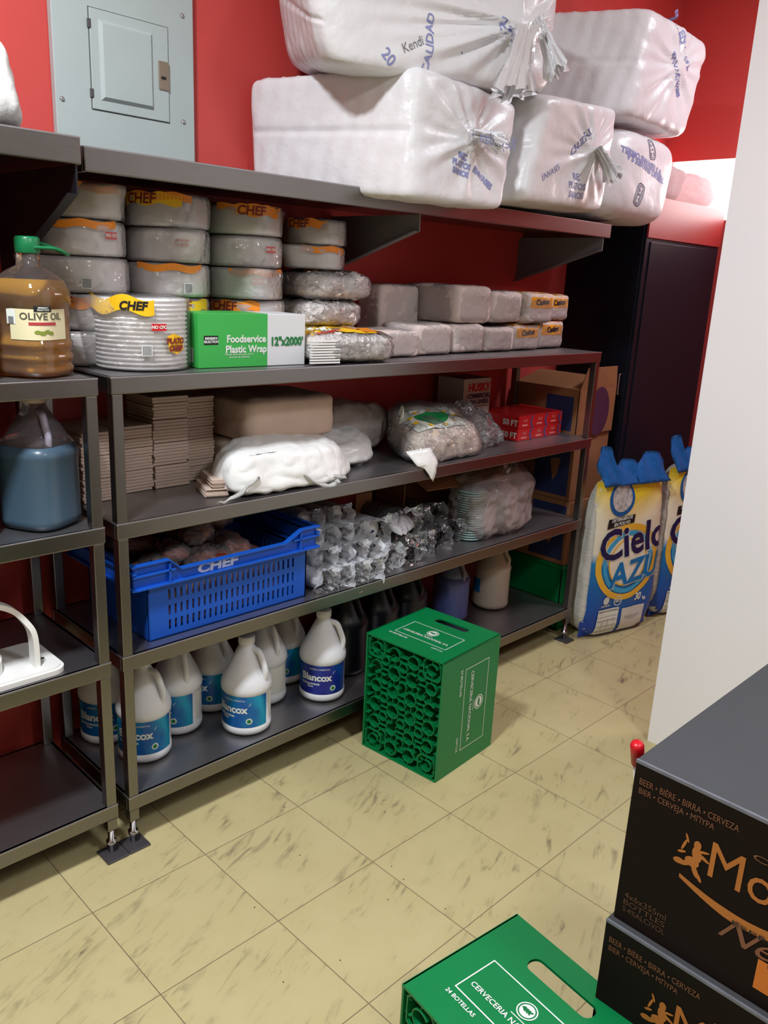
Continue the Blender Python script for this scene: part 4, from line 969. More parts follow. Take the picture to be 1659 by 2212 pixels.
# ================================================================== SHELF C
ZCc = HC + .001
def blue_crate():
    x0, x1, y0, y1, z0, z1 = .432, 1.018, .018, .382, ZCc, .752
    t = thing('vegetable_crate', 'bright blue perforated plastic crate with pale lettering on the third shelf', 'crate', (x0, y0, z0))
    ins = .030
    bx0, bx1, by0, by1 = x0 + ins + .02, x1 - ins, y0 + .022, y1 - .02
    zt = .692
    # front wall with rows of slots (cells)
    b = BM(); nx, th = 24, .004; wz = zt - z0
    rows = [(.12, .30), (.38, .56), (.66, .84)]
    def wall(p0, p1, zlo, zhi, slots, n):
        p0, p1 = Vector(p0), Vector(p1); d = p1 - p0; L_ = d.length; u = d.normalized(); nn = Vector((-u.y, u.x, 0)) * th
        def pr(s0, s1, za, zb):
            prism(b, [p0 + u * s0 + Z * za, p0 + u * s1 + Z * za, p0 + u * s1 + Z * zb, p0 + u * s0 + Z * zb], nn)
        if not slots: pr(0, L_, zlo, zhi); return
        zs = [zlo]; H_ = zhi - zlo
        for r0, r1 in rows: zs += [zlo + H_ * r0, zlo + H_ * r1]
        zs.append(zhi)
        for i in range(0, len(zs) - 1):
            if i % 2 == 0: pr(0, L_, zs[i], zs[i + 1])
            else:
                m_ = L_ * .09; step = (L_ - 2 * m_) / n; pr(0, m_, zs[i], zs[i + 1]); pr(L_ - m_, L_, zs[i], zs[i + 1])
                for k in range(n): pr(m_ + k * step, m_ + (k + .62) * step, zs[i], zs[i + 1])
    wall((bx0, by0, 0), (bx1, by0, 0), z0, zt, True, 24)
    wall((bx1, by0, 0), (bx1, by1, 0), z0, zt, True, 12)
    wall((bx1, by1, 0), (bx0, by1, 0), z0, zt, True, 24)
    wall((bx0, by1, 0), (bx0, by0, 0), z0, zt, False, 12)
    bx(b, bx0, bx1, by0, by1, z0, z0 + .004)
    obj('crate_body', b, BLUEC, t)
    # upper wall, dipping in the middle between raised corners
    r = BM(); zc = .722
    def top(s): return z1 if (s < .16 or s > .90) else (zc if .22 < s < .80 else (z1 + (zc - z1) * ((s - .16) / .06) if s <= .22 else zc + (z1 - zc) * (s - .80) / .10))
    S = [0, .08, .16, .22, .5, .80, .90, .95, 1]
    for (yA, yB) in ((y0 + .010, y0 + .014), (y1 - .014, y1 - .010)):
        for a, c_ in zip(S, S[1:]):
            xa, xc = x0 + .008 + (x1 - x0 - .016) * a, x0 + .008 + (x1 - x0 - .016) * c_
            prism(r, [(xa, yA, zt), (xc, yA, zt), (xc, yA, top(c_)), (xa, yA, top(a))], (0, yB - yA, 0))
            ya, yb = (yA - .012, yB) if yA < .2 else (yA, yB + .012)
            prism(r, [(xa, ya, top(a)), (xc, ya, top(c_)), (xc, ya, top(c_) + .004), (xa, ya, top(a) + .004)], (0, yb - ya, 0))
            prism(r, [(xa, ya, zt - .002), (xc, ya, zt - .002), (xc, ya, zt + .002), (xa, ya, zt + .002)], (0, yb - ya, 0))
    for (xa, xb) in ((x0 + .006, x0 + .010), (x1 - .010, x1 - .006)):
        bx(r, xa, xb, y0 + .01, y1 - .01, zt, z1)
        xo = (xa - .008, xb) if xa < .6 else (xa, xb + .008)
        for zz in (z1, zt, zt + .042): bx(r, xo[0], xo[1], y0, y1, zz - .002, zz + .003)
    for (s0, s1) in ((0, .2), (.84, 1)):
        bx(r, x0 + (x1 - x0) * s0, x0 + (x1 - x0) * s1, y0, y0 + .014, zt + .032, zt + .036)
    for s_ in (.17, .88): bx(r, x0 + (x1 - x0) * s_, x0 + (x1 - x0) * s_ + .004, y0, y0 + .012, zt, z1 - .008)
    # step between body and rim
    bx(r, x0 + .008, x1 - .008, y0 + .012, by0 + .005, zt - .004, zt); bx(r, x0 + .008, bx0 + .004, y0 + .012, y1 - .012, zt - .004, zt); bx(r, bx1 - .004, x1 - .008, y0 + .012, y1 - .012, zt - .004, zt); bx(r, x0 + .008, x1 - .008, by1 - .005, y1 - .012, zt - .004, zt)
    obj('rim', r, BLUEC, t)
    text('lettering', 'CHEF', .034, (x0 + .245, y0 + .0098, .7075), X, Z, mat('pale_blue_grey_print', (190, 200, 228), .5), t, bold=.0016, wide=1.5, shear=.1)
blue_crate()
# wrapped packets in the crate
PK = mat('brown_red_packets', (140, 62, 46), .4, var=.4, scale=9, bump=.4, bscale=18); PK2 = mat('brown_packets', (160, 116, 94), .45, var=.25, scale=10, bump=.3, bscale=18)
pw = ['at the left front', 'at the left rear', 'in the left middle', 'in the middle front', 'in the middle rear', 'at the right of the heap', 'on top of the heap', 'leaning at the right rear']
for k, (x, y, z, a, l, m_) in enumerate(((.53, .12, .70, .3, .13, PK2), (.57, .28, .72, -.2, .14, PK), (.62, .16, .715, 1.1, .13, PK), (.70, .11, .70, .2, .12, PK), (.72, .26, .735, 1.3, .14, PK2), (.80, .14, .705, 1.5, .11, PK), (.71, .18, .755, .9, .11, PK2), (.82, .28, .745, 1.7, .12, PK2))):
    b = sack(box8(-l / 2, l / 2, -.04, .04, -.022, .022), 2.6, 12, .012, 22, k + 50); xf(b, Matrix.Translation((x, y, z)) @ Matrix.Rotation(a, 4, 'Z') @ Matrix.Rotation(.25 * math.sin(k), 4, 'Y'))
    t = thing('wrapped_packet', 'brown goods in clear wrapping %s in the blue crate' % pw[k], 'packet', (x, y, z - .02), 0, 'wrapped brown packets heaped in the blue crate')
    obj('contents', b, m_, t, True)
    b = sack(box8(-l / 2 - .02, l / 2 + .02, -.045, .045, -.027, .027), 2.2, 14, .016, 26, k + 70); xf(b, Matrix.Translation((x, y, z)) @ Matrix.Rotation(a, 4, 'Z') @ Matrix.Rotation(.25 * math.sin(k), 4, 'Y')); obj('wrapper', b, FILMC, t, True)
t = thing('paper_bundle', 'brown paper bundle filling the bottom of the blue crate', 'bundle', (.72, .2, ZCc + .005)); obj('paper_wrap', sack(box8(.50, .93, .06, .34, ZCc + .006, .675), 8, 16, .006, 12, 91), PK2, t, True)

LIDK = mat('black_lids', (24, 26, 30), .25, coat=.3, var=.2, scale=30)
# sleeves of clear cups lying front to back
def sleeve(label, x, y, z, r, L_, cm, seed, group, lid=None):
    t = thing('cup_sleeve', label, 'sleeve of cups', (x, y, z), 0, group)
    n = 14; prof = []
    for i in range(n): q = L_ * i / n; prof += [(r * .90, q), (r, q + .002), (r, q + .004), (r * .90, q + .006)]
    b = lathe([(r * .6, -.001)] + prof + [(r * .55, L_)], 24)
    M = Matrix.Translation((x, y, z)) @ Matrix.Rotation(-PI / 2, 4, 'X'); xf(b, M); obj('cups', b, cm, t, True)
    # twisted film sleeve with a crumpled mouth
    w = BM(); N_ = 28; rows = []
    for i, (q, rr) in enumerate(((-.050, 1.45), (-.034, 1.12), (-.016, 1.02), (-.002, 1.10), (L_ * .3, 1.06), (L_ * .7, 1.06), (L_, 1.0), (L_ + .01, .5))):
        row = []
        for k in range(N_):
            a = 2 * PI * k / N_; f = r * rr * (1 + .22 * math.sin(5 * a + seed + 2 * i) * (1 if i < 3 else .12) + .10 * math.sin(11 * a + seed) * (1 if i < 3 else .1)) + .002; row.append(w.verts.new((math.cos(a) * f, math.sin(a) * f, q + (.014 * math.sin(3 * a + seed) if i < 2 else 0))))
        rows.append(row)
    for A, B in zip(rows, rows[1:]):
        for k in range(N_): w.faces.new([A[k], A[(k + 1) % N_], B[(k + 1) % N_], B[k]])
    w.faces.new(rows[-1]); xf(w, M); obj('wrapper', w, FILML if cm is LIDK else FILMS, t, True)
    if lid:
        d = disc2(.006, 8, 1.6, .8); o = obj('printed_mark', place2d(d[0], d[1], (x + .3 * r * math.cos(seed), y - .006, z + .4 * r * math.sin(seed * 2)), X, Z), lid, t)
    return t
CUPW = mat('clear_cup_stack', (236, 236, 240), .25, var=.12, scale=30, bump=.3, bscale=60, spec=.7)
gs = 'clear cup sleeves beside the blue crate'
rows_ = [('bottom', 4, 0.), ('second', 4, .5), ('third', 4, 0.), ('top', 3, .6)]
wn = ['leftmost', 'second from left', 'third from left', 'rightmost']; r = .0285
for j, (rn, n, off) in enumerate(rows_):
    for i in range(n):
        x = 1.060 + (i + off) * .0600 + (0 if j < 3 else 0); z = ZCc + r + j * .0505; y = .070 + j * .038 - i * .004
        ww = wn[i] if n == 4 else ['leftmost', 'middle', 'rightmost'][i]
        sleeve('clear plastic cup sleeve, %s of the %s row by the blue crate' % (ww, rn), x, y, z, r + .0005, .26 - j * .02, FOAM if j == 3 else CUPW, i * 3 + j, gs, PRNAVY)
# two larger foam cup sleeves behind, with a brown card
sleeve('large foam cup sleeve, lower of the pair left of the black lids', 1.345, .085, ZCc + .040, .036, .26, FOAM, 5, 'foam cup sleeves near the brown card', PRNAVY)
sleeve('large foam cup sleeve, upper of the pair left of the black lids', 1.335, .13, ZCc + .118, .036, .24, FOAM, 8, 'foam cup sleeves near the brown card', PRNAVY)
setp(obj('cardboard_piece', boxb(1.385, 1.460, .26, .266, ZCc, ZCc + .20, .001), CARD), 'upright piece of brown cardboard behind the foam cup sleeves', 'cardboard')
# black lid sleeves
k = 0
for (x, y, z, lab) in ((1.440, .055, 0, 'bottom front sleeve of black lids by the foam cups'), (1.452, .085, 1, 'upper front sleeve of black lids by the foam cups'), (1.535, .085, 0, 'second lower sleeve of black lids from the left'), (1.560, .125, 1, 'upper sleeve of black lids in the middle of the group'), (1.640, .105, 0, 'third lower sleeve of black lids from the left'), (1.655, .15, 1, 'upper sleeve of black lids nearest the clear lid tubs'), (1.73, .12, 0, 'rightmost lower sleeve of black lids')):
    rr = .043 if k < 2 else .036
    sleeve('clear wrapped ' + lab, x, y + .028, ZCc + .002 + rr + z * (rr * 1.85), rr, .18, LIDK, k, 'sleeves of black lids on the third shelf', PRWHITE if k < 2 else None); k += 1
b = sack([(1.37, .045, ZCc + .10), (1.46, .045, ZCc + .095), (1.52, .12, ZCc + .12), (1.38, .12, ZCc + .14), (1.36, .06, ZCc + .15), (1.44, .06, ZCc + .13), (1.50, .13, ZCc + .16), (1.38, .13, ZCc + .18)], 2.5, 16, .016, 22, 6)
setp(obj('film_wrap', b, FILMS, smooth=True), 'loose tuft of clear film draped over the foam cup sleeves', 'plastic film')
# open brown box behind
def open_box():
    x0, x1, y0, y1, z0, z1 = 1.60, 2.12, .24, .39, ZCc, ZCc + .25
    t = thing('cardboard_box', 'open brown cardboard box behind the black lids on the third shelf', 'box', (x0, y0, z0)); b = BM()
    bx(b, x0, x1, y1 - .004, y1, z0, z1); bx(b, x0, x0 + .004, y0, y1, z0, z1); bx(b, x1 - .004, x1, y0, y1, z0, z1); bx(b, x0, x1, y0, y1, z0, z0 + .004); bx(b, x0, x1, y0, y1, z1 - .004, z1)
    obj('carton', b, CARD, t); b = prism(BM(), [(x0, y0, z1), (x1, y0, z1), (x1 - .02, y0 - .09, z1 - .07), (x0 + .02, y0 - .09, z1 - .05)], (0, 0, .003)); obj('flap', b, CARD, t)
open_box()
# upright deli lids in a clear bag
def lid_bag():
    t = thing('lid_bag', 'clear bag of round deli lids, teal-edged stack showing, right end of the third shelf', 'bag of lids', (1.95, .13, ZCc))
    TEAL = mat('teal_tinted_lids', (150, 176, 176), .25, var=.06); b = BM()
    n = 20
    for i in range(n): lathe([(.050, 0), (.056, .001), (.056, .004), (.050, .006)], 30, c=(1.835, .125, ZCc + .002 + i * .0092), bm=b)
    obj('lid_stack', b, TEAL, t, True)
    PINK = mat('frosted_lids', (200, 184, 182), .35, var=.05)
    for k, (x, y, rr) in enumerate(((1.93, .10, .075), (2.06, .10, .080))):
        b = BM()
        for i in range(12):
            g = lathe([(rr * .9, 0), (rr, .001), (rr, .003), (rr * .9, .005), (rr * .8, .002)], 34)
            xf(g, Matrix.Translation((x + i * .004, y + .004 + i * .010, ZCc + rr + .003)) @ Matrix.Rotation(.35, 4, 'Z') @ Matrix.Rotation(PI / 2, 4, 'X'))
            me = bpy.data.meshes.new('tmp'); g.to_mesh(me); g.free(); b.from_mesh(me); bpy.data.meshes.remove(me)
        obj('lid_stack', b, PINK, t, True)
    c8 = [(1.775, .035, ZCc), (2.15, .03, ZCc), (2.19, .25, ZCc), (1.79, .25, ZCc), (1.79, .07, ZCc + .21), (2.17, .07, ZCc + .22), (2.23, .22, ZCc + .28), (1.80, .22, ZCc + .27)]
    obj('wrapper', sack(c8, 4, 30, .022, 12, 61), film('pinkish_cloudy_film', (214, 200, 200), body=.30, gloss=.5, bscale=28, bump=1.), t, True)
lid_bag()

# ================================================================== RACK 1, THIRD SHELF: white appliance part
def appliance():
    z = HC + .001
    t = thing('slicer_frame', 'white plastic appliance frame with a curved arm and ring, at the left edge', 'appliance', (-.02, .1, z))
    def rrect(x0, x1, y0, y1, r, zz, n=6):
        P = []
        for cx, cy, a in ((x1 - r, y0 + r, -PI / 2), (x1 - r, y1 - r, 0), (x0 + r, y1 - r, PI / 2), (x0 + r, y0 + r, PI)):
            for k in range(n + 1): q = a + PI / 2 * k / n; P.append((cx + r * math.cos(q), cy + r * math.sin(q), zz))
        return P
    b = prism(BM(), rrect(-.28, .262, .014, .20, .032, z), (0, 0, .012)); rb = obj('base_plate', b, WHITEP, t)
    b = prism(BM(), rrect(-.27, .255, .021, .193, .028, z + .012), (0, 0, .004)); obj('base_rim', b, WHITEP, rb)
    cx, cy = .055, .112
    b = lathe([(.083, .016), (.090, .016), (.090, .046), (.083, .046), (.083, .016)], 56, c=(cx, cy, z), caps=False); obj('ring', b, WHITEP, t)
    # arm: flat band bent into an arch
    pts = spline([(.205, .062, z + .016), (.204, .062, z + .09), (.192, .068, z + .125), (.165, .085, z + .158), (.12, .10, z + .175), (.06, .11, z + .175), (-.02, .12, z + .14), (-.05, .13, z + .09), (-.06, .13, z + .016)], 8)
    b = BM(); prev = None
    for i, p in enumerate(pts):
        d = (pts[min(i + 1, len(pts) - 1)] - pts[max(i - 1, 0)]).normalized(); nrm = Vector((-d.z, 0, d.x)).normalized(); wv = Vector((0, .016, 0))
        q = [b.verts.new(p + nrm * .006 - wv), b.verts.new(p + nrm * .006 + wv), b.verts.new(p - nrm * .006 + wv), b.verts.new(p - nrm * .006 - wv)]
        if prev:
            for k in range(4): b.faces.new([prev[k], prev[(k + 1) % 4], q[(k + 1) % 4], q[k]])
        else: b.faces.new(q[::-1])
        prev = q
    b.faces.new(prev); bmesh.ops.recalc_face_normals(b, faces=b.faces); obj('arm', b, WHITEP, t)
    b = lathe([(.0, .0), (.04, .003), (.062, .012), (.072, .026), (.070, .028), (.058, .015), (.03, .008), (.0, .006)], 40); xf(b, Matrix.Translation((cx, cy, z + .055)) @ Matrix.Rotation(-.35, 4, 'Y')); obj('tilted_dish', b, mat('satin_white_dish', (214, 214, 210), .3), t, True)
    obj('screw_hole', lathe([(.004, 0), (.004, .0006)], 12, c=(.232, .085, z + .0162)), PRBLACK, t)
appliance()

# ================================================================== GREEN BEER CRATES
def crate(label, loc, rz, D, text_only_top=False, seed=1, W_=.298, H_=.393):
    """stands on a short side: local x = depth (0 = honeycomb bottom), y = width, z = length"""
    t = thing('beer_crate', label, 'crate', loc, rz, None); th = .005
    # side panels
    bx_ = lambda *a: bx(BM(), *a)
    obj('side_panel', bx_(0, D, 0, th, 0, H_, .0012), GREEN, t, local=True)
    obj('side_panel', bx_(0, D, W_ - th, W_, 0, H_, .0012), GREEN, t, local=True)
    obj('end_panel', bx_(0, D, th, W_ - th, 0, th, .0012), GREEN, t, local=True)
    # top end panel with hand slot near the open end
    b = BM(); sx, sl, sw = D - .058, .062, .0155
    slot = []
    for cy, a0 in ((W_ / 2 + sl - .01, 0), (W_ / 2 - sl + .01, PI)):
        for k in range(9): a = a0 + PI * k / 8; slot.append((sx + math.cos(a) * sw, cy + math.sin(a) * sw * .8))
    outer = [(0, 0), (D, 0), (D, W_), (0, W_)]
    lay = []
    for z in (H_ - th, H_):
        vo = [b.verts.new((x, y, z)) for x, y in outer]; vi = [b.verts.new((x, y, z)) for x, y in slot]
        es = [b.edges.new((v[i], v[(i + 1) % len(v)])) for v in (vo, vi) for i in range(len(v))]
        bmesh.ops.triangle_fill(b, edges=es, use_beauty=True); lay.append((vo, vi))
    for k in (0, 1):
        A, B = lay[0][k], lay[1][k]
        for i in range(len(A)): b.faces.new([A[i], A[(i + 1) % len(A)], B[(i + 1) % len(A)], B[i]])
    bmesh.ops.recalc_face_normals(b, faces=b.faces); obj('end_panel', b, GREEN, t, local=True)
    # honeycomb bottom
    h = BM(); rr = random.Random(seed)
    def tubeX(cy, cz, R_, w=.0022, x0=.003, x1=.035, n=20, gap=None, sq=2.):
        ks = n if gap is None else n - gap[1]
        s = 0 if gap is None else gap[0]
        P = []
        for k in range(ks + (1 if gap else 0)):
            a = 2 * PI * (k + s) / n; c_, s_ = math.cos(a), math.sin(a); d = (abs(c_) ** sq + abs(s_) ** sq) ** (1 / sq)
            P.append([h.verts.new((x, cy + (R_ + o) * c_ / d, cz + (R_ + o) * s_ / d)) for (x, o) in ((x0, 0), (x0, w), (x1, w), (x1, 0))])
        m_ = len(P) if gap is None else len(P) - 1
        for k in range(m_):
            A, B = P[k], P[(k + 1) % len(P)]
            for j in range(4): h.faces.new([A[j], A[(j + 1) % 4], B[(j + 1) % 4], B[j]])
    def rib(y0, z0, y1, z1, w=.0011, x0=.005, x1=.035):
        d = Vector((0, y1 - y0, z1 - z0)); n = Vector((0, -d.z, d.y)).normalized() * w
        prism(h, [Vector((x0, y0, z0)) - n, Vector((x0, y1, z1)) - n, Vector((x0, y1, z1)) + n, Vector((x0, y0, z0)) + n], (x1 - x0, 0, 0))
    ny, nz_ = 4, 6; sy, sz = (W_ - .014) / ny, (H_ - .014) / nz_
    for i in range(ny):
        for j in range(nz_):
            cy, cz = .007 + sy * (i + .5), .007 + sz * (j + .5); corner = i in (0, ny - 1) and j in (0, nz_ - 1)
            if corner:
                tubeX(cy, cz, sy * .42, sq=7., w=.0028); tubeX(cy, cz, sy * .24, gap=(rr.randrange(20), 5))
            else:
                tubeX(cy + rr.uniform(-.003, .003), cz + rr.uniform(-.003, .003), sy * rr.uniform(.25, .31), gap=None if (i + j) % 2 == 0 else (rr.randrange(20), 4), w=.0026)
            # webs out to the neighbours
            for (dy, dz) in ((1, 0), (0, 1)):
                if (i + dy) < ny and (j + dz) < nz_: rib(cy + dy * sy * .30, cz + dz * sz * .30, cy + dy * sy * .70, cz + dz * sz * .70)
    for i in range(ny - 1):
        for j in range(nz_ - 1):
            cy, cz = .007 + sy * (i + 1), .007 + sz * (j + 1); tubeX(cy, cz, sy * .19, w=.0024, gap=None if (i * 3 + j) % 3 else (rr.randrange(20), 6))
            for a in (PI / 4, 3 * PI / 4, 5 * PI / 4, 7 * PI / 4): rib(cy + math.cos(a) * sy * .2, cz + math.sin(a) * sy * .2, cy + math.cos(a) * sy * .42, cz + math.sin(a) * sy * .42)
    for i in range(ny):
        for e in (.006, H_ - .006): rib(.007 + sy * (i + .5), e, .007 + sy * (i + .5), e + (sz * .22 if e < .1 else -sz * .22))
    for j in range(nz_ * 2):
        for e in (.005, W_ - .005): rib(e, .01 + sz / 2 * (j + .5), e + (.014 if e < .1 else -.014), .01 + sz / 2 * (j + .5))
    bmesh.ops.recalc_face_normals(h, faces=h.faces)
    hc = obj('honeycomb_base', h, GREEN, t, local=True)
    obj('base_web', bx_(.034, .038, th, W_ - th, th, H_ - th), GREEN_SHADE, hc, local=True)
    M = WM[t]; R3 = M.to_3x3()
    # printing: on the top end and on the side facing the aisle
    def prints(org, u, v, Wd, Hd, small=1.):
        u, v = R3 @ Vector(u), R3 @ Vector(v); org = M @ Vector(org); P = lambda a, b_: org + u * a + v * b_
        patch('printed_frame', frame2(Wd, Hd, .0022), org, u, v, PRWHITE, t)
        vs, fs = glyphs('CERVECERIA NACIONAL S.A.', Hd * .155, .0002); k_ = min(1.6, Wd * .88 / (max(q.x for q in vs) - min(q.x for q in vs))); obj('printed_text', place2d([Vector((q.x * k_, q.y, 0)) for q in vs], fs, P(0, -Hd * .20), u, v, None, .0011), PRWHITE, t)
        e = Hd * .19
        d = disc2(e * .74); patch('printed_emblem', d, P(0, Hd * .17), u, v, PRWHITE, t)
        d = ring2(e * .88, e, 40); patch('printed_ring', d, P(0, Hd * .17), u, v, PRWHITE, t)
        b = BM()
        for k in range(7):
            s = -1 if k % 2 else 1; d = disc2(e * .15, 10, 1.5, .6); a = .7 * s; q0 = Vector((e * (-.42 + .14 * k), e * .10 * s, 0))
            place2d([q0 + Vector((v_.x * math.cos(a) - v_.y * math.sin(a), v_.x * math.sin(a) + v_.y * math.cos(a), 0)) for v_ in d[0]], d[1], P(0, Hd * .17), u, v, None, .0016, b)
        obj('printed_wheat', b, mat('grey_green_print', (84, 84, 70), .5) if False else GREEN, t)
        patch('printed_line', grid2(e * 1.7, .0016, 1, 1), P(0, Hd * .17 - e * 1.25), u, v, PRWHITE, t)
        text('printed_text', '24 BOTELLAS', Hd * .12, P(-Wd * .36, -Hd * .66), u, v, PRWHITE, t, bold=.0002)
        text('printed_text', 'DEPTOR', Hd * .11, P(Wd * .40, -Hd * .66), u, v, PRWHITE, t)
    prints((D * .42, W_ / 2, H_), (0, -1, 0), (1, 0, 0), W_ * .66, D * .34)
    prints((D * .60, 0, H_ / 2), (0, 0, -1), (1, 0, 0), H_ * .70, D * .42)
    return t
crate('green beer crate standing on end in the middle of the floor by the rack', (1.203, -.325, 0), .078, .298, seed=1)
# slightly turned crate at the bottom of the photo
a = math.atan2(-1.051 + 1.02, .569 - .315)
Wc = .298; n_ = Vector((math.sin(a), -math.cos(a)))   # towards -y
crate('green beer crate at the bottom edge, with the floor seen through its hand slot', (.315 + n_.x * Wc, -1.02 + n_.y * Wc, 0), a, .258, seed=2)

# ================================================================== DETERGENT SACKS
def det_mat():
    m = bpy.data.materials.new('detergent_sack_print'); m.use_nodes = True; nt = m.node_tree; N = nt.nodes; L = nt.links; b = N['Principled BSDF']
    tc = N.new('ShaderNodeTexCoord'); sp = N.new('ShaderNodeSeparateXYZ'); L.new(tc.outputs['Object'], sp.inputs[0])
    wv = N.new('ShaderNodeMath'); wv.operation = 'ABSOLUTE'; L.new(sp.outputs[0], wv.inputs[0])
    ad = N.new('ShaderNodeMath'); ad.operation = 'MULTIPLY_ADD'; ad.inputs[1].default_value = -.35; L.new(wv.outputs[0], ad.inputs[0]); L.new(sp.outputs[2], ad.inputs[2])
    mr = N.new('ShaderNodeMapRange'); mr.inputs[1].default_value = 0; mr.inputs[2].default_value = .78; L.new(ad.outputs[0], mr.inputs[0])
    cr = N.new('ShaderNodeValToRGB'); e = cr.color_ramp.elements
    e[0].position = 0; e[0].color = lin((14, 66, 176)) + (1,); e[1].position = 1; e[1].color = lin((238, 206, 30)) + (1,)
    for p_, c in ((.20, (12, 96, 176)), (.36, (20, 130, 196)), (.42, (236, 232, 214)), (.62, (236, 232, 206)), (.78, (240, 212, 60))): q = e.new(p_); q.color = lin(c) + (1,)
    L.new(mr.outputs[0], cr.inputs[0]); L.new(cr.outputs[0], b.inputs['Base Color']); b.inputs['Roughness'].default_value = .32
    nz = N.new('ShaderNodeTexNoise'); nz.inputs['Scale'].default_value = 22; L.new(tc.outputs['Object'], nz.inputs['Vector']); bp = N.new('ShaderNodeBump'); bp.inputs['Strength'].default_value = .25; bp.inputs['Distance'].default_value = .01; L.new(nz.outputs['Fac'], bp.inputs['Height']); L.new(bp.outputs[0], b.inputs['Normal'])
    return m
DETM = det_mat(); WOVEN = mat('white_woven_sack', (214, 214, 208), .6, var=.04, scale=30, bump=.35, bscale=26, aniso=(1, 1, 4))
BLUEF = mat('blue_sack_film', (52, 130, 212), .25, var=.12, scale=14, bump=.5, bscale=30)
def detergent(label, p0, p1, seed, H_=.72, dp=.17):
    """p0, p1: left and right foot of the printed front"""
    p0, p1 = Vector(p0 + (0,)), Vector(p1 + (0,)); d = p1 - p0; Wd = d.length; ang = math.atan2(d.y, d.x)
    t = thing('detergent_sack', label, 'sack', (p0 + p1) / 2, ang, None); M = WM[t]
    w = Wd / 2; lean = .02
    c8 = [(-w, 0, 0), (w, 0, 0), (w * .97, dp, 0), (-w * .97, dp, 0), (-w * .93, lean, H_), (w * .93, lean, H_), (w * .85, dp * .6, H_ - .02), (-w * .85, dp * .6, H_ - .02)]
    body = obj('sack_back', sack(c8, 5, 30, .006, 12, seed, None, lambda p, P: .0018 * math.sin(P.z * 150 + 6 * P.y) if abs(p[0]) > .9 else 0), WOVEN, t, True, True)
    tb = BVHTree.FromPolygons([v.co.copy() for v in body.data.vertices], [tuple(p.vertices) for p in body.data.polygons])
    # printed front skin: drop a grid on the body
    b = BM(); nx, nz_ = 26, 40; g = {}
    for j in range(nz_ + 1):
        for i in range(nx + 1):
            x = (-w * .93 + 2 * w * .93 * i / nx) * (1 - .05 * j / nz_); z = .006 + (H_ - .03) * j / nz_
            hit = tb.ray_cast(Vector((x, -.3, z)), Y, .6); y = hit[0].y if hit[0] is not None else .05
            g[i, j] = b.verts.new((x, y - .008, z))
    for j in range(nz_):
        for i in range(nx): b.faces.new([g[i, j], g[i + 1, j], g[i + 1, j + 1], g[i, j + 1]])
    fr = obj('printed_front', b, DETM, t, True, True)
    tf = BVHTree.FromPolygons([v.co.copy() for v in fr.data.vertices], [tuple(p.vertices) for p in fr.data.polygons])
    def dec(name, fig, x, z, m_, off=.0015):
        vs, fs = fig; a = BM(); o = [a.verts.new(q) for q in vs]
        for f in fs:
            try: a.faces.new([o[i] for i in f])
            except ValueError: pass
        bmesh.ops.triangulate(a, faces=a.faces)
        for _ in range(3):
            le = [e for e in a.edges if e.calc_length() > .014]
            if le: bmesh.ops.subdivide_edges(a, edges=le, cuts=1); bmesh.ops.triangulate(a, faces=a.faces)
        kill = []
        for q in a.verts:
            h = tf.ray_cast(Vector((x + q.co.x, -.3, z + q.co.y)), Y, .6)
            if h[0] is None or h[0].y > .07: kill.append(q); continue
            q.co = Vector((x + q.co.x, h[0].y - off * .8 - .0008, z + q.co.y))
        bmesh.ops.delete(a, geom=kill, context='VERTS')
        if not a.faces: a.free(); return None
        return obj(name, a, m_, t, False, True)
    def tx(s, size, x, z, m_, off, bold=0., wide=1., shear=0., rot=0.):
        vs, fs = glyphs(s, size, bold, shear); ca, sa = math.cos(rot), math.sin(rot)
        vs = [Vector((v.x * wide * ca - v.y * sa, v.x * wide * sa + v.y * ca, 0)) for v in vs]; return dec('printed_text', (vs, fs), x, z, m_, off)
    GOLDR = mat('golden_ring_print', (236, 186, 60), .35); CY = mat('cyan_ring_print', (60, 164, 216), .35)
    dec('printed_ring', ring2(.150, .178, 60, 1.02, .95), 0, .335, GOLDR)
    dec('printed_ring', ring2(.124, .145, 60, 1.0, .95), 0, .335, CY)
    dec('printed_disc', disc2(.104, 40, 1.0, .95), 0, .335, mat('cream_print', (236, 232, 214), .35), .001)
    dec('printed_ring', ring2(.104, .112, 60, 1.0, .95), 0, .335, GOLDR)
    for (ox, s_) in ((-.085, 1), (.085, 1)):
        pass
    dec('printed_badge', disc2(.074, 32, .95, 1.0), -.07, .615, mat('deep_blue_print', (20, 92, 160), .35), .002)
    dec('printed_badge', disc2(.060, 32, .92, 1.0), -.07, .620, mat('speckled_granules', (196, 204, 216), .4, var=.5, scale=60), .003)
    dec('printed_panel', poly2([(-.078, -.022), (.074, -.006), (.078, .030), (-.072, .018)]), -.065, .515, PRBLACK, .003)
    tx('DETERGENTE\nEN POLVO', .019, -.062, .520, PRWHITE, .0045, .0006, 1.0, .2, .08)
    tx('Cielo', .185, .030, .425, PRWHITE, .0030, .007, 1.0, 0, .10)
    tx('Cielo', .185, .027, .427, PRNAVY, .0045, .0045, 1.0, 0, .10)
    tx('Azul', .150, .045, .285, PRWHITE, .0030, .007, 1.0, .1, .10) if False else None
    tx('AZUL', .145, .085, .290, PRWHITE, .0030, .0065, 1.0, .15, .10)
    tx('AZUL', .145, .082, .292, PRBLUE, .0045, .004, 1.0, .15, .10)
    dec('printed_emblem', disc2(.018), -.105, .175, PRWHITE, .003)
    tx('ARTURITO', .011, -.105, .150, PRWHITE, .003, .0003)
    dec('printed_emblem', ring2(.019, .023, 30), -.035, .165, PRWHITE, .003)
    tx('SID', .021, -.035, .165, PRWHITE, .003, .0006)
    tx('30', .045, .085, .165, PRWHITE, .003, .002, .8, .2)
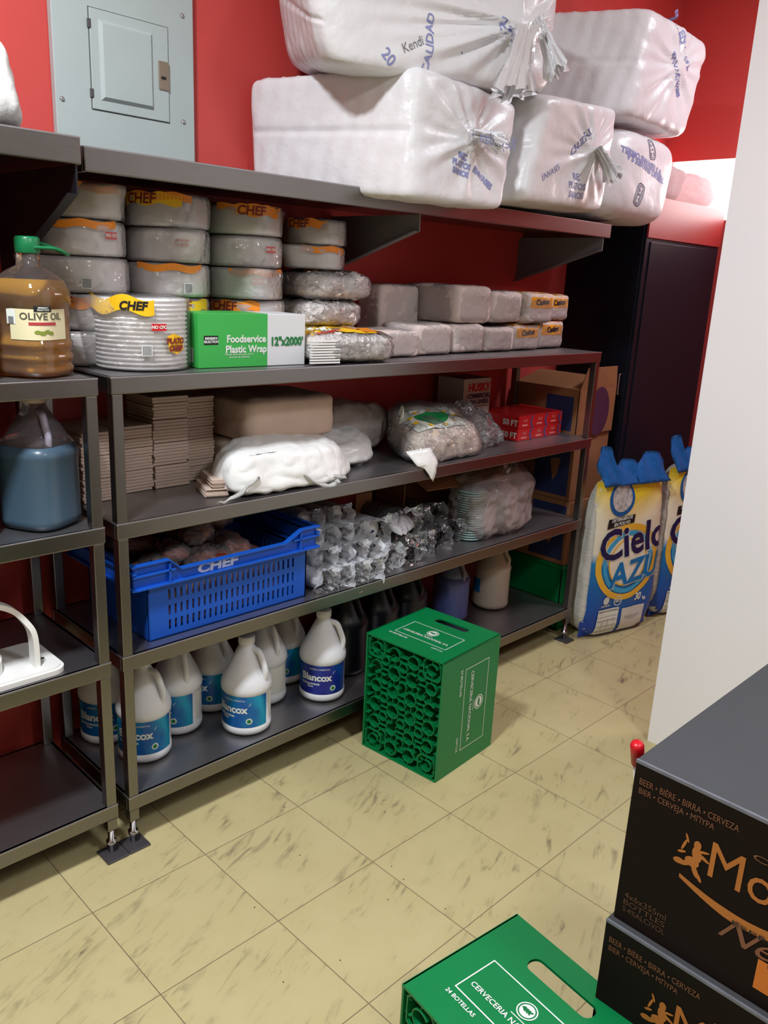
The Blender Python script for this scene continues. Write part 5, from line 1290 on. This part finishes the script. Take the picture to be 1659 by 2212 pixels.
    tx('kg', .02, .125, .155, PRWHITE, .003, .001)
    dec('printed_panel', poly2([(-.062, -.058), (.058, -.058), (.062, .062), (-.058, .062)]), -.085, .073, PRWHITE, .003)
    dec('printed_panel', poly2([(-.070, -.058), (.068, -.058), (.068, .052), (-.070, .052)]), .065, .073, mat('pale_print', (214, 214, 214), .5), .003)
    bb = BM()
    for k, z in enumerate((.125, .100, .085, .080, .055, .035, .030)): place2d(*grid2(.11, .0045 if k == 0 else .0014, 4, 1), (-.085, -.02, z), X, Z, tf, .0042, bb)
    for x in (-.115, -.08, -.045): place2d(*grid2(.0014, .045, 1, 4), (x, -.02, .060), X, Z, tf, .0042, bb)
    obj('printed_lines', bb, PRGREY, t, False, True)
    tx('MODO DE USO', .008, -.085, .125, PRWHITE, .005); tx('Lavado de ropa y superficies\nMantener fuera del alcance\nde los ninos', .008, .065, .075, PRGREY, .004)
    # blue gathered top, folded into ears
    for (xa, xb, hgt, sd) in ((-w * .90, -w * .38, .120, 1), (-w * .48, w * .30, .060, 2), (w * .05, w * .90, .085, 3)):
        bt = BM(); n = 14; k_ = 8; top = []
        def P(u_, v_):
            x = xa + (xb - xa) * u_; arch = math.sin(PI * min(1, max(0, u_ * .9 + .05))) ** .45
            z = H_ - .040 + v_ * (.040 + hgt * arch); wob = .012 * math.sin(u_ * 11 + seed + v_ * 3)
            return Vector((x + .012 * math.sin(v_ * 4 + sd), lean - .012 + .050 * v_ + wob * v_ - .004 * sd, z))
        G = [[bt.verts.new(P(i / n, j / k_)) for i in range(n + 1)] for j in range(k_ + 1)]
        for j in range(k_):
            for i in range(n): bt.faces.new([G[j][i], G[j][i + 1], G[j + 1][i + 1], G[j + 1][i]])
        bmesh.ops.solidify(bt, geom=bt.faces[:], thickness=.010); obj('gathered_top', bt, BLUEF, t, True, True, label='blue folded plastic top')
    return t
detergent('tall white, yellow and blue detergent sack next to the rack leg', (2.43, -.055), (2.85, -.16), 1, .715)
detergent('tall white, yellow and blue detergent sack half behind the white wall edge', (2.90, -.135), (3.32, -.20), 2, .73)

# ================================================================== BLACK BEER CARTONS
def beer_box(label, x, y, z, H_, top, seed):
    D, W_ = .50, .42
    t = thing('beer_carton', label, 'carton', (x, y, z), 0, 'black beer cartons stacked at the lower right')
    # local +x depth, the lettered face is x = 0 and runs towards -y
    obj('carton', boxb(x, x + D, y - W_, y, z, z + H_, .0015), BLACKBOX, t)
    obj('top_flaps', boxb(x + .0015, x + D - .0015, y - W_ + .0015, y - .0015, z + H_ - .0012, z + H_ + .0006), BOXTOP, t)
    b = BM(); bx(b, x - .0008, x + .003, y - W_, y, z + H_ - .005, z + H_ + .0008, .0008); obj('worn_edge', b, mat('worn_carton_edge', (104, 108, 118), .5, var=.15, scale=40), t)
    u, v = -Y, Z; P = lambda a, h: Vector((x, y - a, z + h))
    def fit(str_, a0, a1, h, hgt, m_, off=.0011, shear=0., lines=1):
        vs, fs = glyphs(str_, 1., 0., shear); xs = [q.x for q in vs]; ys = [q.y for q in vs]; w_ = max(xs) - min(xs); hh = max(ys) - min(ys)
        vs = [Vector((a0 + (q.x - min(xs)) / w_ * (a1 - a0), h + (q.y - min(ys)) / hh * hgt, 0)) for q in vs]
        return obj('printed_text', place2d(vs, fs, (x, y, z), u, v, None, off), m_, t)
    fit('BEER • BIÈRE • BIRRA • CERVEZA', .010, .152, .2345, .0125, PRCOPPER); fit('BIER • CERVEJA • MПYPA', .011, .121, .2175, .0125, PRCOPPER)
    dim = mat('dim_copper_print', (88, 58, 42), .5)
    fit('4x6x355ml', .013, .078, .0445, .010, dim); fit('BOTTLES', .013, .078, .0325, .009, dim); fit('5.4%ALC/VOL', .013, .080, .0205, .009, dim)
    fit('Modelo', .123, .330, .150, .054, PRGOLD); fit('CERVEZA', .175, .30, .208, .009, PRCOPPER); fit('Negra', .150, .300, .062, .045, PRCOPPER, shear=.5)
    vs = []; fs = []; n = 24
    for i in range(n + 1):
        s = i / n; xx = .086 + .20 * s; zz = .128 - .016 * math.sin(PI * min(1, s * 1.2)) - .010 * s; th = .003 + .004 * min(1, s * 3)
        vs += [Vector((xx, zz - th, 0)), Vector((xx, zz + th, 0))]
    for i in range(n): fs.append((2 * i, 2 * i + 2, 2 * i + 3, 2 * i + 1))
    patch('printed_banner', (vs, fs), (x, y, z), u, v, PRGOLD, t)
    fit('ESPECIAL', .165, .26, .100, .006, PRBLACK, .0018)
    # rampant figure beside the letters
    g = BM()
    def blob(cx, cz, r, sx, sy, a=0):
        d = disc2(r, 14, sx, sy); place2d([Vector((q.x * math.cos(a) - q.y * math.sin(a) + cx, q.x * math.sin(a) + q.y * math.cos(a) + cz, 0)) for q in d[0]], d[1], (x, y, z), u, v, None, .0009 + rnd.uniform(0, .0003), g)
    for a_ in ((.104, .186, .0065, .8, 1.1), (.105, .172, .0085, .8, 1.4, .2), (.100, .158, .0085, 1.2, .9), (.113, .172, .009, 1.2, .30, -.4), (.112, .180, .008, 1.2, .26, .3), (.092, .152, .0075, 1.3, .5, .6), (.106, .146, .008, .5, 1.3, .5), (.086, .178, .009, .22, 1.1, -.3), (.089, .190, .007, .25, 1.0, .4), (.084, .166, .007, .9, .3, .4), (.082, .150, .008, 1., .6, .2), (.112, .140, .007, .4, 1.1, .6)): blob(*a_)
    obj('printed_figure', g, PRGOLD, t)
    patch('printed_badge', grid2(.10, .046, 1, 1), P(.255, .048), u, v, mat('orange_badge_print', (196, 112, 40), .5), t)
    return t
beer_box('black beer carton with gold lettering, topmost at the lower right', .531, -1.243, .541, .269, True, 1)
beer_box('black beer carton with gold lettering, second from the top', .520, -1.238, .271, .269, False, 2)
beer_box('black beer carton with gold lettering, at the floor beneath the other two', .524, -1.240, .0, .270, False, 3)
# red-tipped pole leaning behind the cartons
t = thing('mop_handle', 'pole with a red plastic tip leaning behind the black cartons', 'pole', (1.0, -1.2, 0))
p0 = at(1376, 1604, 'y', -1.205); p1 = Vector((.90, -1.19, .012)); d = (p1 - p0).normalized()
obj('pole', tube(BM(), [p0 + d * .012, p1], .008, 14), mat('white_painted_pole', (200, 196, 190), .4), t, True)
obj('red_tip', tube(BM(), [p0, p0 + d * .002, p0 + d * .006, p0 + d * .045], [.004, .0085, .0105, .0105], 18), mat('red_plastic', (196, 20, 34), .35), t, True, label='red plastic tip')

# crumbs on the floor
b = BM()
for (px, py) in ((615, 1745), (648, 1848), (832, 1755), (846, 1872), (872, 1900), (838, 1944), (962, 1964), (550, 1961), (735, 2075), (612, 2122)):
    q = at(px, py, 'z', 0); bmesh.ops.create_icosphere(b, subdivisions=1, radius=.0016, matrix=Matrix.Translation((q.x, q.y, .001)))
setp(obj('crumbs', b, PRBLACK), 'tiny dark specks scattered on the beige tiles', 'debris', kind='stuff')
